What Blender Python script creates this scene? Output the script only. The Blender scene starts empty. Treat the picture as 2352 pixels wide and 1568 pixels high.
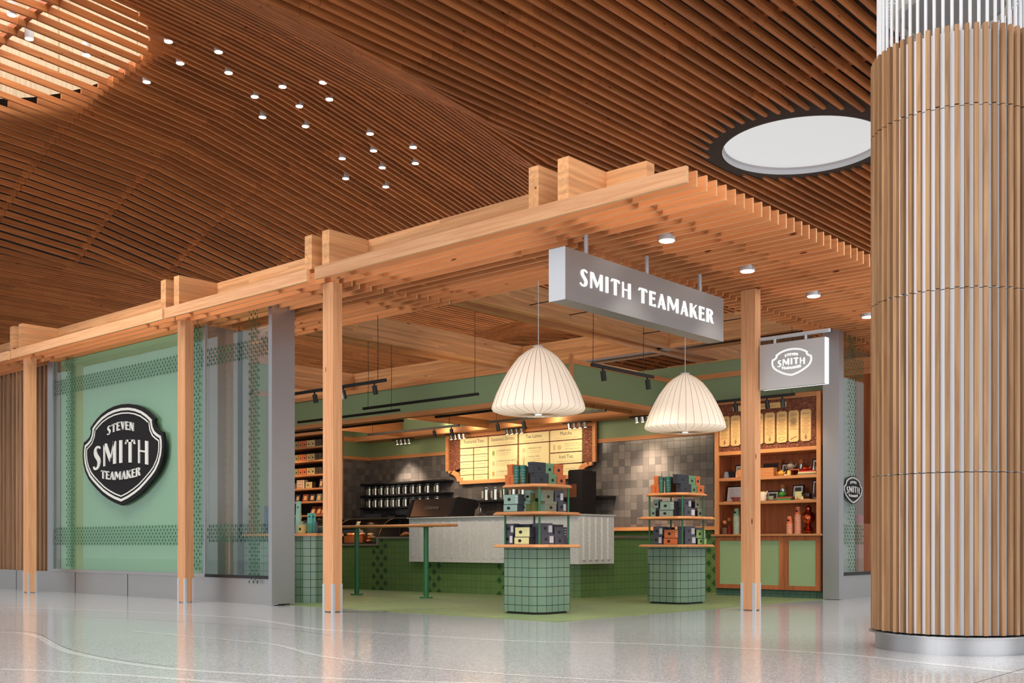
import bpy, bmesh, math, random
from mathutils import Vector, Matrix
C = bpy.context.scene.collection
sc = bpy.context.scene
R = random.Random(7)

# ------------------------------------------------------------------ camera, world, sun-free daylight, exposure
TH = math.atan(2781 / 2475.0)                  # heading of the lens between the two street-like directions of the hall
CT, ST = math.sin(TH), math.cos(TH)            # X runs along the right-hand shop front, Y along the left-hand one
F_, H_ = 2475.0, 0.80
cam_d = bpy.data.cameras.new('camera'); cam = bpy.data.objects.new('camera', cam_d); C.objects.link(cam)
cam.location = (0, 0, H_); cam.rotation_euler = (math.pi / 2, 0, -TH)
cam_d.sensor_width = 36; cam_d.lens = F_ / 2352 * 36; cam_d.shift_y = 466 / 2352.0
cam_d.clip_start = 0.05; cam_d.clip_end = 300
sc.camera = cam
sc.view_settings.view_transform = 'Standard'; sc.view_settings.look = 'None'
sc.view_settings.gamma = 1; sc.view_settings.use_curve_mapping = False
sc.view_settings.exposure = 0.48
sc.cycles.max_bounces = 7; sc.cycles.diffuse_bounces = 4; sc.cycles.glossy_bounces = 4
sc.cycles.transmission_bounces = 6; sc.cycles.transparent_max_bounces = 10
sc.cycles.caustics_reflective = False; sc.cycles.caustics_refractive = False
sc.cycles.sample_clamp_indirect = 4.0
W = bpy.data.worlds.new('World'); sc.world = W; W.use_nodes = True
W.node_tree.nodes['Background'].inputs[0].default_value = (0.93, 0.96, 1.0, 1)
W.node_tree.nodes['Background'].inputs[1].default_value = .5

def light(kind, name, loc, energy, color=(1, 1, 1), aim=None, **kw):
    d = bpy.data.lights.new(name, kind); d.energy = energy; d.color = color
    for k, v in kw.items(): setattr(d, k, v)
    o = bpy.data.objects.new(name, d); C.objects.link(o); o.location = loc
    if aim is not None:
        o.rotation_euler = (Vector(aim) - Vector(loc)).to_track_quat('-Z', 'Y').to_euler()
    return o
# skylight wells of the hall
light('AREA', 'skylight_glow', (9.0, 23.3, 14.2), 330, (0.95, 0.98, 1), (9.0, 23.3, 0), shape='DISK', size=7.0)
light('AREA', 'skylight_glow', (20.6, 10.3, 8.98), 150, (0.95, 0.98, 1), (20.6, 10.3, 0), shape='DISK', size=3.0)
# daylight from the tall window wall of the concourse, behind and to the left of the viewer
light('AREA', 'concourse_daylight', (-6, 4, 3.2), 330, (0.97, 0.98, 1), (9, 9.5, 2.2), shape='RECTANGLE', size=12, size_y=6)
light('AREA', 'concourse_daylight', (6, -8, 3.2), 280, (0.97, 0.98, 1), (11, 7, 2.4), shape='RECTANGLE', size=12, size_y=6)

# broad area lights added for floor bounce, standing in for the ceiling spotlights
for (x_, y_, z_, e_, s_) in ((3.0, 4.0, 8.8, 560, 7), (12.0, 0.0, 8.8, 520, 7), (4.5, 14.0, 8.8, 440, 6), (16.0, 20.3, 8.7, 220, 8), (24, 4, 8.8, 420, 7), (6, 30, 8.8, 420, 9), (32, 22, 8.8, 2600, 12), (26, 38, 8.8, 1500, 12)):
    light('AREA', 'hall_fill', (x_, y_, z_), e_, (1, .95, .89), (x_, y_, 0), shape='DISK', size=s_, spread=2.2)

# ------------------------------------------------------------------ camera-ray helpers used to read positions on real planes
def ray(px, py):
    x = (px - 1176) / F_; z = (1250 - py) / F_
    return (CT + ST * x, ST - CT * x, z)
def onZ(px, py, z):
    d = ray(px, py); t = (z - H_) / d[2]; return (d[0] * t, d[1] * t)
def onU(px, py, u):
    d = ray(px, py); t = u / d[0]; return (d[1] * t, H_ + d[2] * t)      # (v, z)
def onV(px, py, v):
    d = ray(px, py); t = v / d[1]; return (d[0] * t, H_ + d[2] * t)      # (u, z)
def vU(px, u): return onU(px, 1250, u)[0]
def uV(px, v): return onV(px, 1250, v)[0]

# ------------------------------------------------------------------ mesh builder
class MB:
    def __init__(s): s.v = []; s.f = []; s.uv = []; s.mi = []; s.cur = 0
    def face(s, pts, uv=None):
        b = len(s.v); s.v += [tuple(p) for p in pts]; s.f.append(tuple(range(b, b + len(pts)))); s.mi.append(s.cur)
        if uv is None:
            P = [Vector(p) for p in pts]; n = Vector((0, 0, 0))
            for i in range(len(P)): n += (P[i] - P[0]).cross(P[(i + 1) % len(P)] - P[0])
            if n.length == 0: n = Vector((0, 0, 1))
            n.normalize()
            if abs(n.z) > .7: uv = [(p.x, p.y) for p in P]
            else:
                t = Vector((-n.y, n.x, 0)).normalized()
                if abs(t.x) > abs(t.y):
                    if t.x < 0: t = -t
                elif t.y < 0: t = -t
                uv = [(p.dot(t), p.z) for p in P]
        s.uv += list(uv)
    def box(s, x0, x1, y0, y1, z0, z1):
        x0, x1 = sorted((x0, x1)); y0, y1 = sorted((y0, y1)); z0, z1 = sorted((z0, z1))
        a = [(x0, y0, z0), (x1, y0, z0), (x1, y1, z0), (x0, y1, z0), (x0, y0, z1), (x1, y0, z1), (x1, y1, z1), (x0, y1, z1)]
        for q in ((0, 3, 2, 1), (4, 5, 6, 7), (0, 1, 5, 4), (1, 2, 6, 5), (2, 3, 7, 6), (3, 0, 4, 7)): s.face([a[i] for i in q])
        return s
    def hexa(s, a):
        for q in ((0, 3, 2, 1), (4, 5, 6, 7), (0, 1, 5, 4), (1, 2, 6, 5), (2, 3, 7, 6), (3, 0, 4, 7)): s.face([a[i] for i in q])
        return s
    def bar(s, p, q, w, h, up=(0, 0, 1)):
        p = Vector(p); q = Vector(q); d = (q - p).normalized(); up = Vector(up)
        r = d.cross(up)
        if r.length < 1e-4: r = d.cross(Vector((1, 0, 0)))
        r.normalize(); n = r.cross(d).normalized(); r *= w / 2; n *= h / 2
        s.hexa([p - r - n, p + r - n, q + r - n, q - r - n, p - r + n, p + r + n, q + r + n, q - r + n]); return s
    def prism(s, poly, z0, z1, top=None, caps=True):
        """poly = [(x,y)] ccw; side uv = (perimeter, z)"""
        top = top or poly; n = len(poly); L = 0
        for i in range(n):
            j = (i + 1) % n; d = math.hypot(poly[j][0] - poly[i][0], poly[j][1] - poly[i][1])
            s.face([(*poly[i], z0), (*poly[j], z0), (*top[j], z1), (*top[i], z1)], [(L, z0), (L + d, z0), (L + d, z1), (L, z1)]); L += d
        if caps:
            s.face([(*p, z1) for p in top]); s.face([(*p, z0) for p in reversed(poly)])
        return s
    def lathe(s, cx, cy, prof, n=24, cap=True):
        """prof = [(r,z)] bottom to top"""
        k = len(prof)
        for i in range(n):
            a, b = 2 * math.pi * i / n, 2 * math.pi * (i + 1) / n
            for m in range(k - 1):
                r0, z0 = prof[m]; r1, z1 = prof[m + 1]
                P = [(cx + r0 * math.cos(a), cy + r0 * math.sin(a), z0), (cx + r0 * math.cos(b), cy + r0 * math.sin(b), z0),
                     (cx + r1 * math.cos(b), cy + r1 * math.sin(b), z1), (cx + r1 * math.cos(a), cy + r1 * math.sin(a), z1)]
                if r0 < 1e-5: P = [P[0], P[2], P[3]]
                elif r1 < 1e-5: P = P[:3]
                s.face(P)
        if cap:
            for (r, z), rev in ((prof[0], 1), (prof[-1], 0)):
                if r > 1e-5:
                    P = [(cx + r * math.cos(2 * math.pi * i / n), cy + r * math.sin(2 * math.pi * i / n), z) for i in range(n)]
                    s.face(P[::-1] if rev else P)
        return s
    def cyl(s, cx, cy, z0, z1, r, n=20): return s.lathe(cx, cy, [(r, z0), (r, z1)], n)
    def tube(s, pts, r, n=8, cap=True):
        pts = [Vector(p) for p in pts]; rings = []; rr = r if isinstance(r, (list, tuple)) else [r] * len(pts)
        for i, p in enumerate(pts):
            d = (pts[min(i + 1, len(pts) - 1)] - pts[max(i - 1, 0)]).normalized()
            a = d.cross(Vector((0, 0, 1)))
            if a.length < .05: a = d.cross(Vector((1, 0, 0)))
            a.normalize(); b = d.cross(a).normalized()
            rings.append([p + (a * math.cos(2 * math.pi * k / n) + b * math.sin(2 * math.pi * k / n)) * rr[i] for k in range(n)])
        for i in range(len(rings) - 1):
            for k in range(n):
                j = (k + 1) % n; s.face([rings[i][k], rings[i][j], rings[i + 1][j], rings[i + 1][k]])
        if cap: s.face(rings[0][::-1]); s.face(rings[-1])
        return s
    def ball(s, c, r, n=12, sx=1, sy=1, sz=1):
        c = Vector(c); m = n // 2
        P = lambda i, j: (c.x + sx * r * math.sin(math.pi * i / m) * math.cos(2 * math.pi * j / n), c.y + sy * r * math.sin(math.pi * i / m) * math.sin(2 * math.pi * j / n), c.z + sz * r * math.cos(math.pi * i / m))
        for i in range(m):
            for j in range(n):
                q = [P(i, j), P(i + 1, j), P(i + 1, j + 1), P(i, j + 1)]
                if i == 0: q = [q[0], q[1], q[2]]
                elif i == m - 1: q = [q[0], q[1], q[3]]
                s.face(q)
        return s
    def xform(s, M):
        s.v = [tuple(M @ Vector(p)) for p in s.v]; return s
    def add(s, o):
        b = len(s.v); s.v += o.v; s.f += [tuple(i + b for i in f) for f in o.f]; s.uv += o.uv; s.mi += o.mi; return s
    def mesh(s, name, mats, org=(0, 0, 0), smooth=False):
        ox, oy, oz = org
        me = bpy.data.meshes.new(name); me.from_pydata([(x - ox, y - oy, z - oz) for x, y, z in s.v], [], s.f)
        ul = me.uv_layers.new(name='uv')
        if len(ul.data) == len(s.uv):
            ul.data.foreach_set('uv', [c for t in s.uv for c in t])
        for m in mats: me.materials.append(m)
        if any(s.mi): me.polygons.foreach_set('material_index', s.mi)
        if smooth:
            bm = bmesh.new(); bm.from_mesh(me); bmesh.ops.remove_doubles(bm, verts=bm.verts, dist=1e-5)
            for f in bm.faces: f.smooth = True
            for e in bm.edges:
                if len(e.link_faces) == 2 and e.calc_face_angle(0) > .7: e.smooth = False
            bm.to_mesh(me); bm.free()
        me.update(); return me

def base_of(mb):
    xs = [p[0] for p in mb.v]; ys = [p[1] for p in mb.v]; zs = [p[2] for p in mb.v]
    return ((min(xs) + max(xs)) / 2, (min(ys) + max(ys)) / 2, min(zs))
def thing(name, label, cat, loc, group=None):
    o = bpy.data.objects.new(name, None); C.objects.link(o); o.location = loc; o.empty_display_size = .1
    o['label'] = label; o['category'] = cat
    if group: o['group'] = group
    return o
def wloc(o):
    p = Vector(o.location)
    while o.parent: o = o.parent; p += Vector(o.location)
    return p
def part(name, mb, mat, parent, label=None, smooth=False):
    mats = mat if isinstance(mat, list) else [mat]
    me = mb.mesh(name, mats, wloc(parent), smooth)
    o = bpy.data.objects.new(name, me); C.objects.link(o); o.parent = parent
    if label: o['label'] = label
    return o
def solo(name, mb, mat, label, cat, group=None, smooth=False, kind=None):
    mats = mat if isinstance(mat, list) else [mat]
    b = base_of(mb); o = bpy.data.objects.new(name, mb.mesh(name, mats, b, smooth)); C.objects.link(o); o.location = b
    o['label'] = label; o['category'] = cat
    if group: o['group'] = group
    if kind: o['kind'] = kind
    return o
def struct(name, mb, mat, label=None, smooth=False):
    mats = mat if isinstance(mat, list) else [mat]
    o = bpy.data.objects.new(name, mb.mesh(name, mats, (0, 0, 0), smooth)); C.objects.link(o); o['kind'] = 'structure'
    if label: o['label'] = label
    return o
def dup(root, loc, label=None, group=None):
    r = root.copy(); C.objects.link(r); r.location = loc
    if label: r['label'] = label
    if group: r['group'] = group
    for ch in list(root.children):
        c = ch.copy(); C.objects.link(c); c.parent = r
        for g in list(ch.children):
            d = g.copy(); C.objects.link(d); d.parent = c
    return r

# ------------------------------------------------------------------ materials
def lin(c): return tuple((x / 12.92 if x <= .04045 else ((x + .055) / 1.055) ** 2.4) for x in [k / 255 for k in c]) + (1,)
def newmat(name):
    m = bpy.data.materials.new(name); m.use_nodes = True; nt = m.node_tree
    return m, nt, nt.nodes['Principled BSDF']
class N:
    def __init__(s, nt): s.nt = nt
    def __call__(s, t, ins=None, **kw):
        n = s.nt.nodes.new(t)
        for k, v in kw.items(): setattr(n, k, v)
        for k, v in (ins or {}).items():
            if isinstance(v, bpy.types.NodeSocket): s.nt.links.new(v, n.inputs[k])
            else: n.inputs[k].default_value = v
        return n
def simple(name, col, rough=.5, metal=0., emit=None, es=0., spec=None, var=0.):
    m, nt, p = newmat(name); p.inputs['Base Color'].default_value = lin(col); p.inputs['Roughness'].default_value = rough; p.inputs['Metallic'].default_value = metal
    if spec is not None: p.inputs['Specular IOR Level'].default_value = spec
    if emit: p.inputs['Emission Color'].default_value = lin(emit); p.inputs['Emission Strength'].default_value = es
    g = N(nt); tc = g('ShaderNodeNewGeometry')
    nz = g('ShaderNodeTexNoise', {'Vector': tc.outputs['Position'], 'Scale': 9.0, 'Detail': 3.0})
    mx = g('ShaderNodeMix', {'Factor': nz.outputs['Fac'], 'A': tuple(c * (1 - var) for c in lin(col)[:3]) + (1,), 'B': tuple(min(1, c * (1 + var)) for c in lin(col)[:3]) + (1,)}, data_type='RGBA')
    # Mix node colour sockets sit at index 6/7
    mx.inputs[6].default_value = tuple(c * (1 - var) for c in lin(col)[:3]) + (1,); mx.inputs[7].default_value = tuple(min(1, c * (1 + var)) for c in lin(col)[:3]) + (1,)
    if var: nt.links.new(mx.outputs[2], p.inputs['Base Color'])
    return m
def mixc(g, fac, a, b, blend='MIX'):
    n = g('ShaderNodeMix', data_type='RGBA', blend_type=blend)
    for i, v in ((0, fac), (6, a), (7, b)):
        if isinstance(v, bpy.types.NodeSocket): g.nt.links.new(v, n.inputs[i])
        else: n.inputs[i].default_value = v
    return n.outputs[2]
def wood(name, c1, c2, axis, lam=None, board=None, rough=.55, lens=1.9, knots=True, contrast=1.0):
    """axis: grain axis 0/1/2; lam: lamination height (z or cross); board=(axis,pitch) gives each board its own tone"""
    m, nt, p = newmat(name); g = N(nt)
    pos = g('ShaderNodeNewGeometry').outputs['Position']
    oi = g('ShaderNodeObjectInfo').outputs['Random']
    sep = g('ShaderNodeSeparateXYZ', {'Vector': pos}); ax = sep.outputs
    sc_ = [26., 26., 26.]; sc_[axis] = 1.1
    vm = g('ShaderNodeVectorMath', {0: pos, 1: tuple(sc_)}, operation='MULTIPLY')
    off = g('ShaderNodeVectorMath', {0: vm.outputs[0]}, operation='ADD')
    cmb = g('ShaderNodeCombineXYZ', {'X': oi, 'Y': oi, 'Z': oi})
    sc2 = g('ShaderNodeVectorMath', {0: cmb.outputs[0], 1: (37., 53., 71.)}, operation='MULTIPLY')
    nt.links.new(sc2.outputs[0], off.inputs[1])
    n1 = g('ShaderNodeTexNoise', {'Vector': off.outputs[0], 'Scale': 1.0, 'Detail': 5.0, 'Roughness': .6, 'Distortion': .6})
    ramp = g('ShaderNodeValToRGB', {'Fac': n1.outputs['Fac']})
    ramp.color_ramp.elements[0].position = .33; ramp.color_ramp.elements[0].color = lin(c2)
    ramp.color_ramp.elements[1].position = .62; ramp.color_ramp.elements[1].color = lin(c1)
    col = ramp.outputs[0]
    # tone per board / lamination
    fl = lambda sock, k, add=None: g('ShaderNodeMath', {0: g('ShaderNodeMath', {0: sock, 1: k}, operation='DIVIDE').outputs[0]}, operation='FLOOR').outputs[0]
    if lam:
        a = fl(ax[2], lam)
        wn0 = g('ShaderNodeTexWhiteNoise', {'W': a}, noise_dimensions='1D')
        sh = g('ShaderNodeMath', {0: wn0.outputs[0], 1: lens, 2: ax[axis]}, operation='MULTIPLY_ADD').outputs[0]
        b = fl(sh, lens)
        wn = g('ShaderNodeTexWhiteNoise', {'Vector': g('ShaderNodeCombineXYZ', {'X': a, 'Y': b, 'Z': oi}).outputs[0]}, noise_dimensions='3D')
        tone = wn.outputs[0]
    elif board:
        a = fl(ax[board[0]], board[1]); b = fl(ax[axis], board[2] if len(board) > 2 else 2.53)
        tone = g('ShaderNodeTexWhiteNoise', {'Vector': g('ShaderNodeCombineXYZ', {'X': a, 'Y': b, 'Z': 0}).outputs[0]}, noise_dimensions='3D').outputs[0]
    else: tone = oi
    mr = g('ShaderNodeMapRange', {'Value': tone, 'To Min': 1 - .26 * contrast, 'To Max': 1 + .16 * contrast}).outputs[0]
    hs = g('ShaderNodeHueSaturation', {'Color': col, 'Value': mr, 'Saturation': 1.0}).outputs[0]
    if knots:
        vs = [5., 5., 5.]; vs[axis] = 1.6
        vv = g('ShaderNodeVectorMath', {0: pos, 1: tuple(vs)}, operation='MULTIPLY')
        vo = g('ShaderNodeTexVoronoi', {'Vector': vv.outputs[0], 'Scale': 1.0})
        kr = g('ShaderNodeValToRGB', {'Fac': vo.outputs['Distance']})
        kr.color_ramp.elements[0].position = .045; kr.color_ramp.elements[0].color = (.25, .12, .06, 1)
        kr.color_ramp.elements[1].position = .085; kr.color_ramp.elements[1].color = (1, 1, 1, 1)
        hs = mixc(g, 1.0, hs, kr.outputs[0], 'MULTIPLY')
    nt.links.new(hs, p.inputs['Base Color']); p.inputs['Roughness'].default_value = rough; p.inputs['Specular IOR Level'].default_value = .3
    return m
def tile(name, c1, c2, mortar, tw, th, gap=.004, rough=.25, bump=.3, per=.25, spec=.5, offset=0.):
    m, nt, p = newmat(name); g = N(nt)
    uv = g('ShaderNodeUVMap', uv_map='uv').outputs[0]
    br = g('ShaderNodeTexBrick', {'Vector': uv, 'Color1': lin(c1), 'Color2': lin(c2), 'Mortar': lin(mortar), 'Scale': 1.0, 'Mortar Size': gap / 2, 'Mortar Smooth': .1, 'Brick Width': tw, 'Row Height': th, 'Bias': 0.})
    br.offset = offset; br.squash = 1.0
    nz = g('ShaderNodeTexNoise', {'Vector': uv, 'Scale': 2.2, 'Detail': 2.0})
    hs = g('ShaderNodeHueSaturation', {'Color': br.outputs['Color'], 'Value': g('ShaderNodeMapRange', {'Value': nz.outputs['Fac'], 'To Min': 1 - per, 'To Max': 1 + per}).outputs[0]})
    nt.links.new(hs.outputs[0], p.inputs['Base Color'])
    rr = g('ShaderNodeMapRange', {'Value': br.outputs['Fac'], 'To Min': rough, 'To Max': .9}); nt.links.new(rr.outputs[0], p.inputs['Roughness'])
    n2 = g('ShaderNodeTexNoise', {'Vector': uv, 'Scale': 14.0, 'Detail': 2.0})
    hh = g('ShaderNodeMath', {0: n2.outputs['Fac'], 1: .35, 2: 0.}, operation='MULTIPLY_ADD')
    sb = g('ShaderNodeMath', {0: hh.outputs[0], 1: br.outputs['Fac']}, operation='SUBTRACT')
    bp = g('ShaderNodeBump', {'Height': sb.outputs[0], 'Strength': bump, 'Distance': .004}); nt.links.new(bp.outputs[0], p.inputs['Normal'])
    p.inputs['Specular IOR Level'].default_value = spec
    return m
def steel(name, col, rough=.32, axis=2):
    m, nt, p = newmat(name); g = N(nt); pos = g('ShaderNodeNewGeometry').outputs['Position']
    s_ = [140., 140., 140.]; s_[axis] = 1.5
    vm = g('ShaderNodeVectorMath', {0: pos, 1: tuple(s_)}, operation='MULTIPLY')
    nz = g('ShaderNodeTexNoise', {'Vector': vm.outputs[0], 'Scale': 1.0, 'Detail': 2.0})
    big = g('ShaderNodeTexNoise', {'Vector': pos, 'Scale': 1.3, 'Detail': 1.0})
    v = g('ShaderNodeMath', {0: nz.outputs['Fac'], 1: .12, 2: rough - .06}, operation='MULTIPLY_ADD')
    v2 = g('ShaderNodeMath', {0: big.outputs['Fac'], 1: .12, 2: v.outputs[0]}, operation='MULTIPLY_ADD')
    nt.links.new(v2.outputs[0], p.inputs['Roughness'])
    p.inputs['Base Color'].default_value = lin(col); p.inputs['Metallic'].default_value = 1.0
    bp = g('ShaderNodeBump', {'Height': nz.outputs['Fac'], 'Strength': .05, 'Distance': .002}); nt.links.new(bp.outputs[0], p.inputs['Normal'])
    return m
def emis(name, col, s):
    m, nt, p = newmat(name); p.inputs['Base Color'].default_value = lin(col); p.inputs['Emission Color'].default_value = lin(col); p.inputs['Emission Strength'].default_value = s; p.inputs['Roughness'].default_value = .6
    return m
def speckle(name, base, dark, light_, scale, rough, bump=0., thr=(.2, .28)):
    m, nt, p = newmat(name); g = N(nt); pos = g('ShaderNodeNewGeometry').outputs['Position']
    v1 = g('ShaderNodeTexVoronoi', {'Vector': pos, 'Scale': scale}); sepc = g('ShaderNodeSeparateColor', {'Color': v1.outputs['Color']})
    r1 = g('ShaderNodeValToRGB', {'Fac': sepc.outputs[0]}); e = r1.color_ramp.elements
    e[0].position = 0; e[0].color = lin(dark); e[1].position = thr[0]; e[1].color = lin(base)
    x = e.new(.80); x.color = lin(base); y = e.new(.86); y.color = lin(light_)
    nz = g('ShaderNodeTexNoise', {'Vector': pos, 'Scale': .7, 'Detail': 3.0})
    hs = g('ShaderNodeHueSaturation', {'Color': r1.outputs[0], 'Value': g('ShaderNodeMapRange', {'Value': nz.outputs['Fac'], 'To Min': .93, 'To Max': 1.05}).outputs[0]})
    nt.links.new(hs.outputs[0], p.inputs['Base Color']); p.inputs['Roughness'].default_value = rough
    if bump:
        bp = g('ShaderNodeBump', {'Height': sepc.outputs[0], 'Strength': bump, 'Distance': .003}); nt.links.new(bp.outputs[0], p.inputs['Normal'])
    return m
def glassmat(name, tint=(1, 1, 1), rough=.0, refl=.0):
    m = bpy.data.materials.new(name); m.use_nodes = True; nt = m.node_tree; nt.nodes.clear(); g = N(nt)
    fr = g('ShaderNodeFresnel', {'IOR': 1.45}); tr = g('ShaderNodeBsdfTransparent', {'Color': tint + (1,)}); gl = g('ShaderNodeBsdfGlossy', {'Roughness': rough, 'Color': (.9, .95, .95, 1)})
    ad = g('ShaderNodeMath', {0: fr.outputs[0], 1: .22, 2: refl}, operation='MULTIPLY_ADD'); ad.use_clamp = True
    mx = g('ShaderNodeMixShader', {0: ad.outputs[0], 1: tr.outputs[0], 2: gl.outputs[0]}); o = g('ShaderNodeOutputMaterial', {0: mx.outputs[0]})
    return m

M = {}
M['lat'] = wood('ceiling_lattice_wood', (204, 132, 76), (176, 102, 54), 0, board=(1, .25), rough=.6)
M['rib'] = wood('ceiling_rib_wood', (190, 116, 70), (160, 90, 52), 1, rough=.6)
M['glu_x'] = wood('glulam_x', (222, 168, 118), (204, 142, 92), 0, lam=.038, contrast=.75)
M['glu_y'] = wood('glulam_y', (222, 168, 118), (204, 142, 92), 1, lam=.038, contrast=.75)
M['brd'] = wood('canopy_board_wood', (212, 142, 90), (200, 126, 76), 1, contrast=.8)
M['brd_e'] = wood('canopy_board_lit_edge', (236, 190, 142), (222, 168, 118), 1, knots=False, contrast=.3)
M['fas'] = wood('fascia_board_wood', (226, 172, 128), (206, 146, 102), 1)
M['post'] = wood('post_wood', (222, 166, 122), (208, 144, 98), 2)
M['oak_x'] = wood('oak_x', (214, 150, 98), (196, 128, 80), 0, knots=False)
M['oak_y'] = wood('oak_y', (214, 150, 98), (196, 128, 80), 1, knots=False)
M['oak_z'] = wood('oak_z', (214, 150, 98), (196, 128, 80), 2, knots=False)
M['red_oak_z'] = wood('red_oak_z', (186, 112, 68), (160, 88, 50), 2, knots=False)
M['red_oak_y'] = wood('red_oak_y', (186, 112, 68), (160, 88, 50), 1, knots=False)
M['colw'] = wood('column_slat_wood', (170, 132, 96), (138, 100, 68), 2, knots=False, contrast=1.1)
M['walls'] = wood('hall_cladding_wood', (176, 138, 106), (150, 112, 82), 2, knots=False, board=(1, .14, 9))
M['ply'] = wood('plywood', (216, 196, 164), (196, 168, 130), 2, knots=False)
M['steel'] = steel('brushed_steel', (186, 186, 188), .34)
M['steel_h'] = steel('brushed_steel_horizontal', (190, 188, 186), .34, 1)
M['signm'] = steel('sign_metal', (168, 166, 166), .5, 0)
M['signm_y'] = steel('sign_metal_side', (206, 206, 206), .55, 1)
M['alu'] = simple('painted_aluminium', (196, 200, 206), .4, .3)
M['terr'] = speckle('terrazzo', (156, 157, 160), (92, 92, 94), (190, 190, 188), 130., .12, thr=(.12, .2))
M['terr2'] = speckle('terrazzo_light', (182, 183, 184), (130, 130, 130), (206, 206, 204), 130., .12, thr=(.1, .2))
M['joint'] = simple('terrazzo_strip', (120, 120, 120), .3, .5)
M['gfloor'] = tile('green_floor_tile', (122, 138, 94), (112, 128, 86), (88, 104, 68), .30, .075, .002, .42, .12, .1, .4, .5)
M['gtile'] = tile('stand_green_tile', (106, 134, 114), (112, 136, 112), (34, 36, 32), .1065, .1065, .007, .22, .3, .10)
M['ctile'] = tile('counter_green_tile', (92, 124, 72), (98, 126, 74), (42, 62, 34), .108, .1085, .004, .22, .3, .1)
M['ttile'] = tile('toe_green_tile', (66, 98, 84), (72, 104, 88), (30, 34, 32), .1065, .0535, .005, .25, .3, .1)
M['dia'] = simple('dark_green_glaze', (48, 86, 50), .25)
M['ztile'] = tile('charcoal_zellige', (84, 80, 80), (118, 110, 106), (58, 54, 52), .128, .128, .004, .22, .55, .22)
M['green'] = simple('green_paint', (132, 152, 114), .55, var=.02)
M['greenp'] = simple('green_panel', (146, 182, 146), .5, var=.02)
M['greenc'] = simple('green_cabinet_panel', (144, 168, 124), .5, var=.02)
M['gmetal'] = simple('green_metal', (42, 110, 66), .35)
M['dot'] = simple('green_film', (8, 84, 50), .5)
M['black'] = simple('black_metal', (14, 14, 14), .4)
M['blackp'] = simple('black_paint', (24, 22, 24), .6, spec=.25)
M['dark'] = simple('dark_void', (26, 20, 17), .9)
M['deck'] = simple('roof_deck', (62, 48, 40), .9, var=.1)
M['white'] = simple('white_paint', (214, 216, 220), .45, var=.01)
M['cream'] = simple('cream_letter', (222, 222, 216), .5)
M['gfrc'] = speckle('granular_white_panel', (206, 206, 206), (150, 150, 150), (232, 232, 232), 220., .8, .3, thr=(.3, .35))
M['cork'] = speckle('cork', (118, 66, 44), (80, 40, 28), (168, 108, 76), 70., .85, .15, thr=(.4, .5))
M['plaq'] = simple('maple_plaque', (228, 186, 126), .5, var=.03)
M['menu'] = simple('menu_paper', (232, 214, 160), .5, var=.01)
M['ink'] = simple('menu_ink', (60, 66, 56), .7)
M['inkl'] = simple('menu_fine_ink', (158, 140, 104), .7)
M['engr'] = simple('engraving', (150, 104, 58), .7)
M['lit'] = emis('lit_white', (255, 255, 252), 1.1)
M['litlens'] = emis('lamp_lens', (255, 246, 232), 7.)
M['warmlens'] = emis('warm_lamp_lens', (255, 226, 180), 9.)
M['sky'] = simple('skylight_panel', (110, 110, 110), .6, emit=(250, 250, 250), es=.46)
M['sky2'] = emis('daylit_sky', (250, 252, 255), .9)
M['edge'] = emis('sign_edge_glow', (250, 252, 255), 1.0)
M['shade'] = None
M['glass'] = glassmat('clear_glass', (.93, .97, .95))
M['jar'] = glassmat('jar_glass', (.8, .82, .8), .05, .25)
M['chrome'] = simple('chrome', (210, 205, 198), .15, 1.)
M['copper'] = simple('copper', (196, 98, 58), .2, 1.)
def shade_mat():
    m, nt, p = newmat('lamp_shade_fabric'); p.inputs['Base Color'].default_value = lin((226, 212, 196)); p.inputs['Roughness'].default_value = .8
    p.inputs['Emission Color'].default_value = lin((255, 232, 208)); p.inputs['Emission Strength'].default_value = .36
    return m
M['shade'] = shade_mat()
CARD = {}
def card(name, col, rough=.5):
    if name not in CARD: CARD[name] = simple('card_' + name, col, rough)
    return CARD[name]

# ------------------------------------------------------------------ lettering: a thick-and-thin display alphabet built from strokes
def ribbon(pts, ws):
    out = []
    L = []; Rr = []
    for i, (x, y) in enumerate(pts):
        a = pts[max(i - 1, 0)]; b = pts[min(i + 1, len(pts) - 1)]
        dx, dy = b[0] - a[0], b[1] - a[1]; d = math.hypot(dx, dy) or 1; nx, ny = -dy / d, dx / d; w = ws[i] / 2
        L.append((x + nx * w, y + ny * w)); Rr.append((x - nx * w, y - ny * w))
    for i in range(len(pts) - 1): out.append([L[i], Rr[i], Rr[i + 1], L[i + 1]])
    return out
def bez(p0, p1, p2, p3, n=7):
    return [tuple((1 - t) ** 3 * p0[k] + 3 * (1 - t) ** 2 * t * p1[k] + 3 * (1 - t) * t * t * p2[k] + t ** 3 * p3[k] for k in (0, 1)) for t in [i / n for i in range(n + 1)]]
def stem(x0, x1, w0, w1=None, y0=0, y1=1):
    w1 = w1 or w0
    return [[(x0, y0), (x0 + w0, y0), (x1 + w1, y1), (x1, y1)]]
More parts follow.
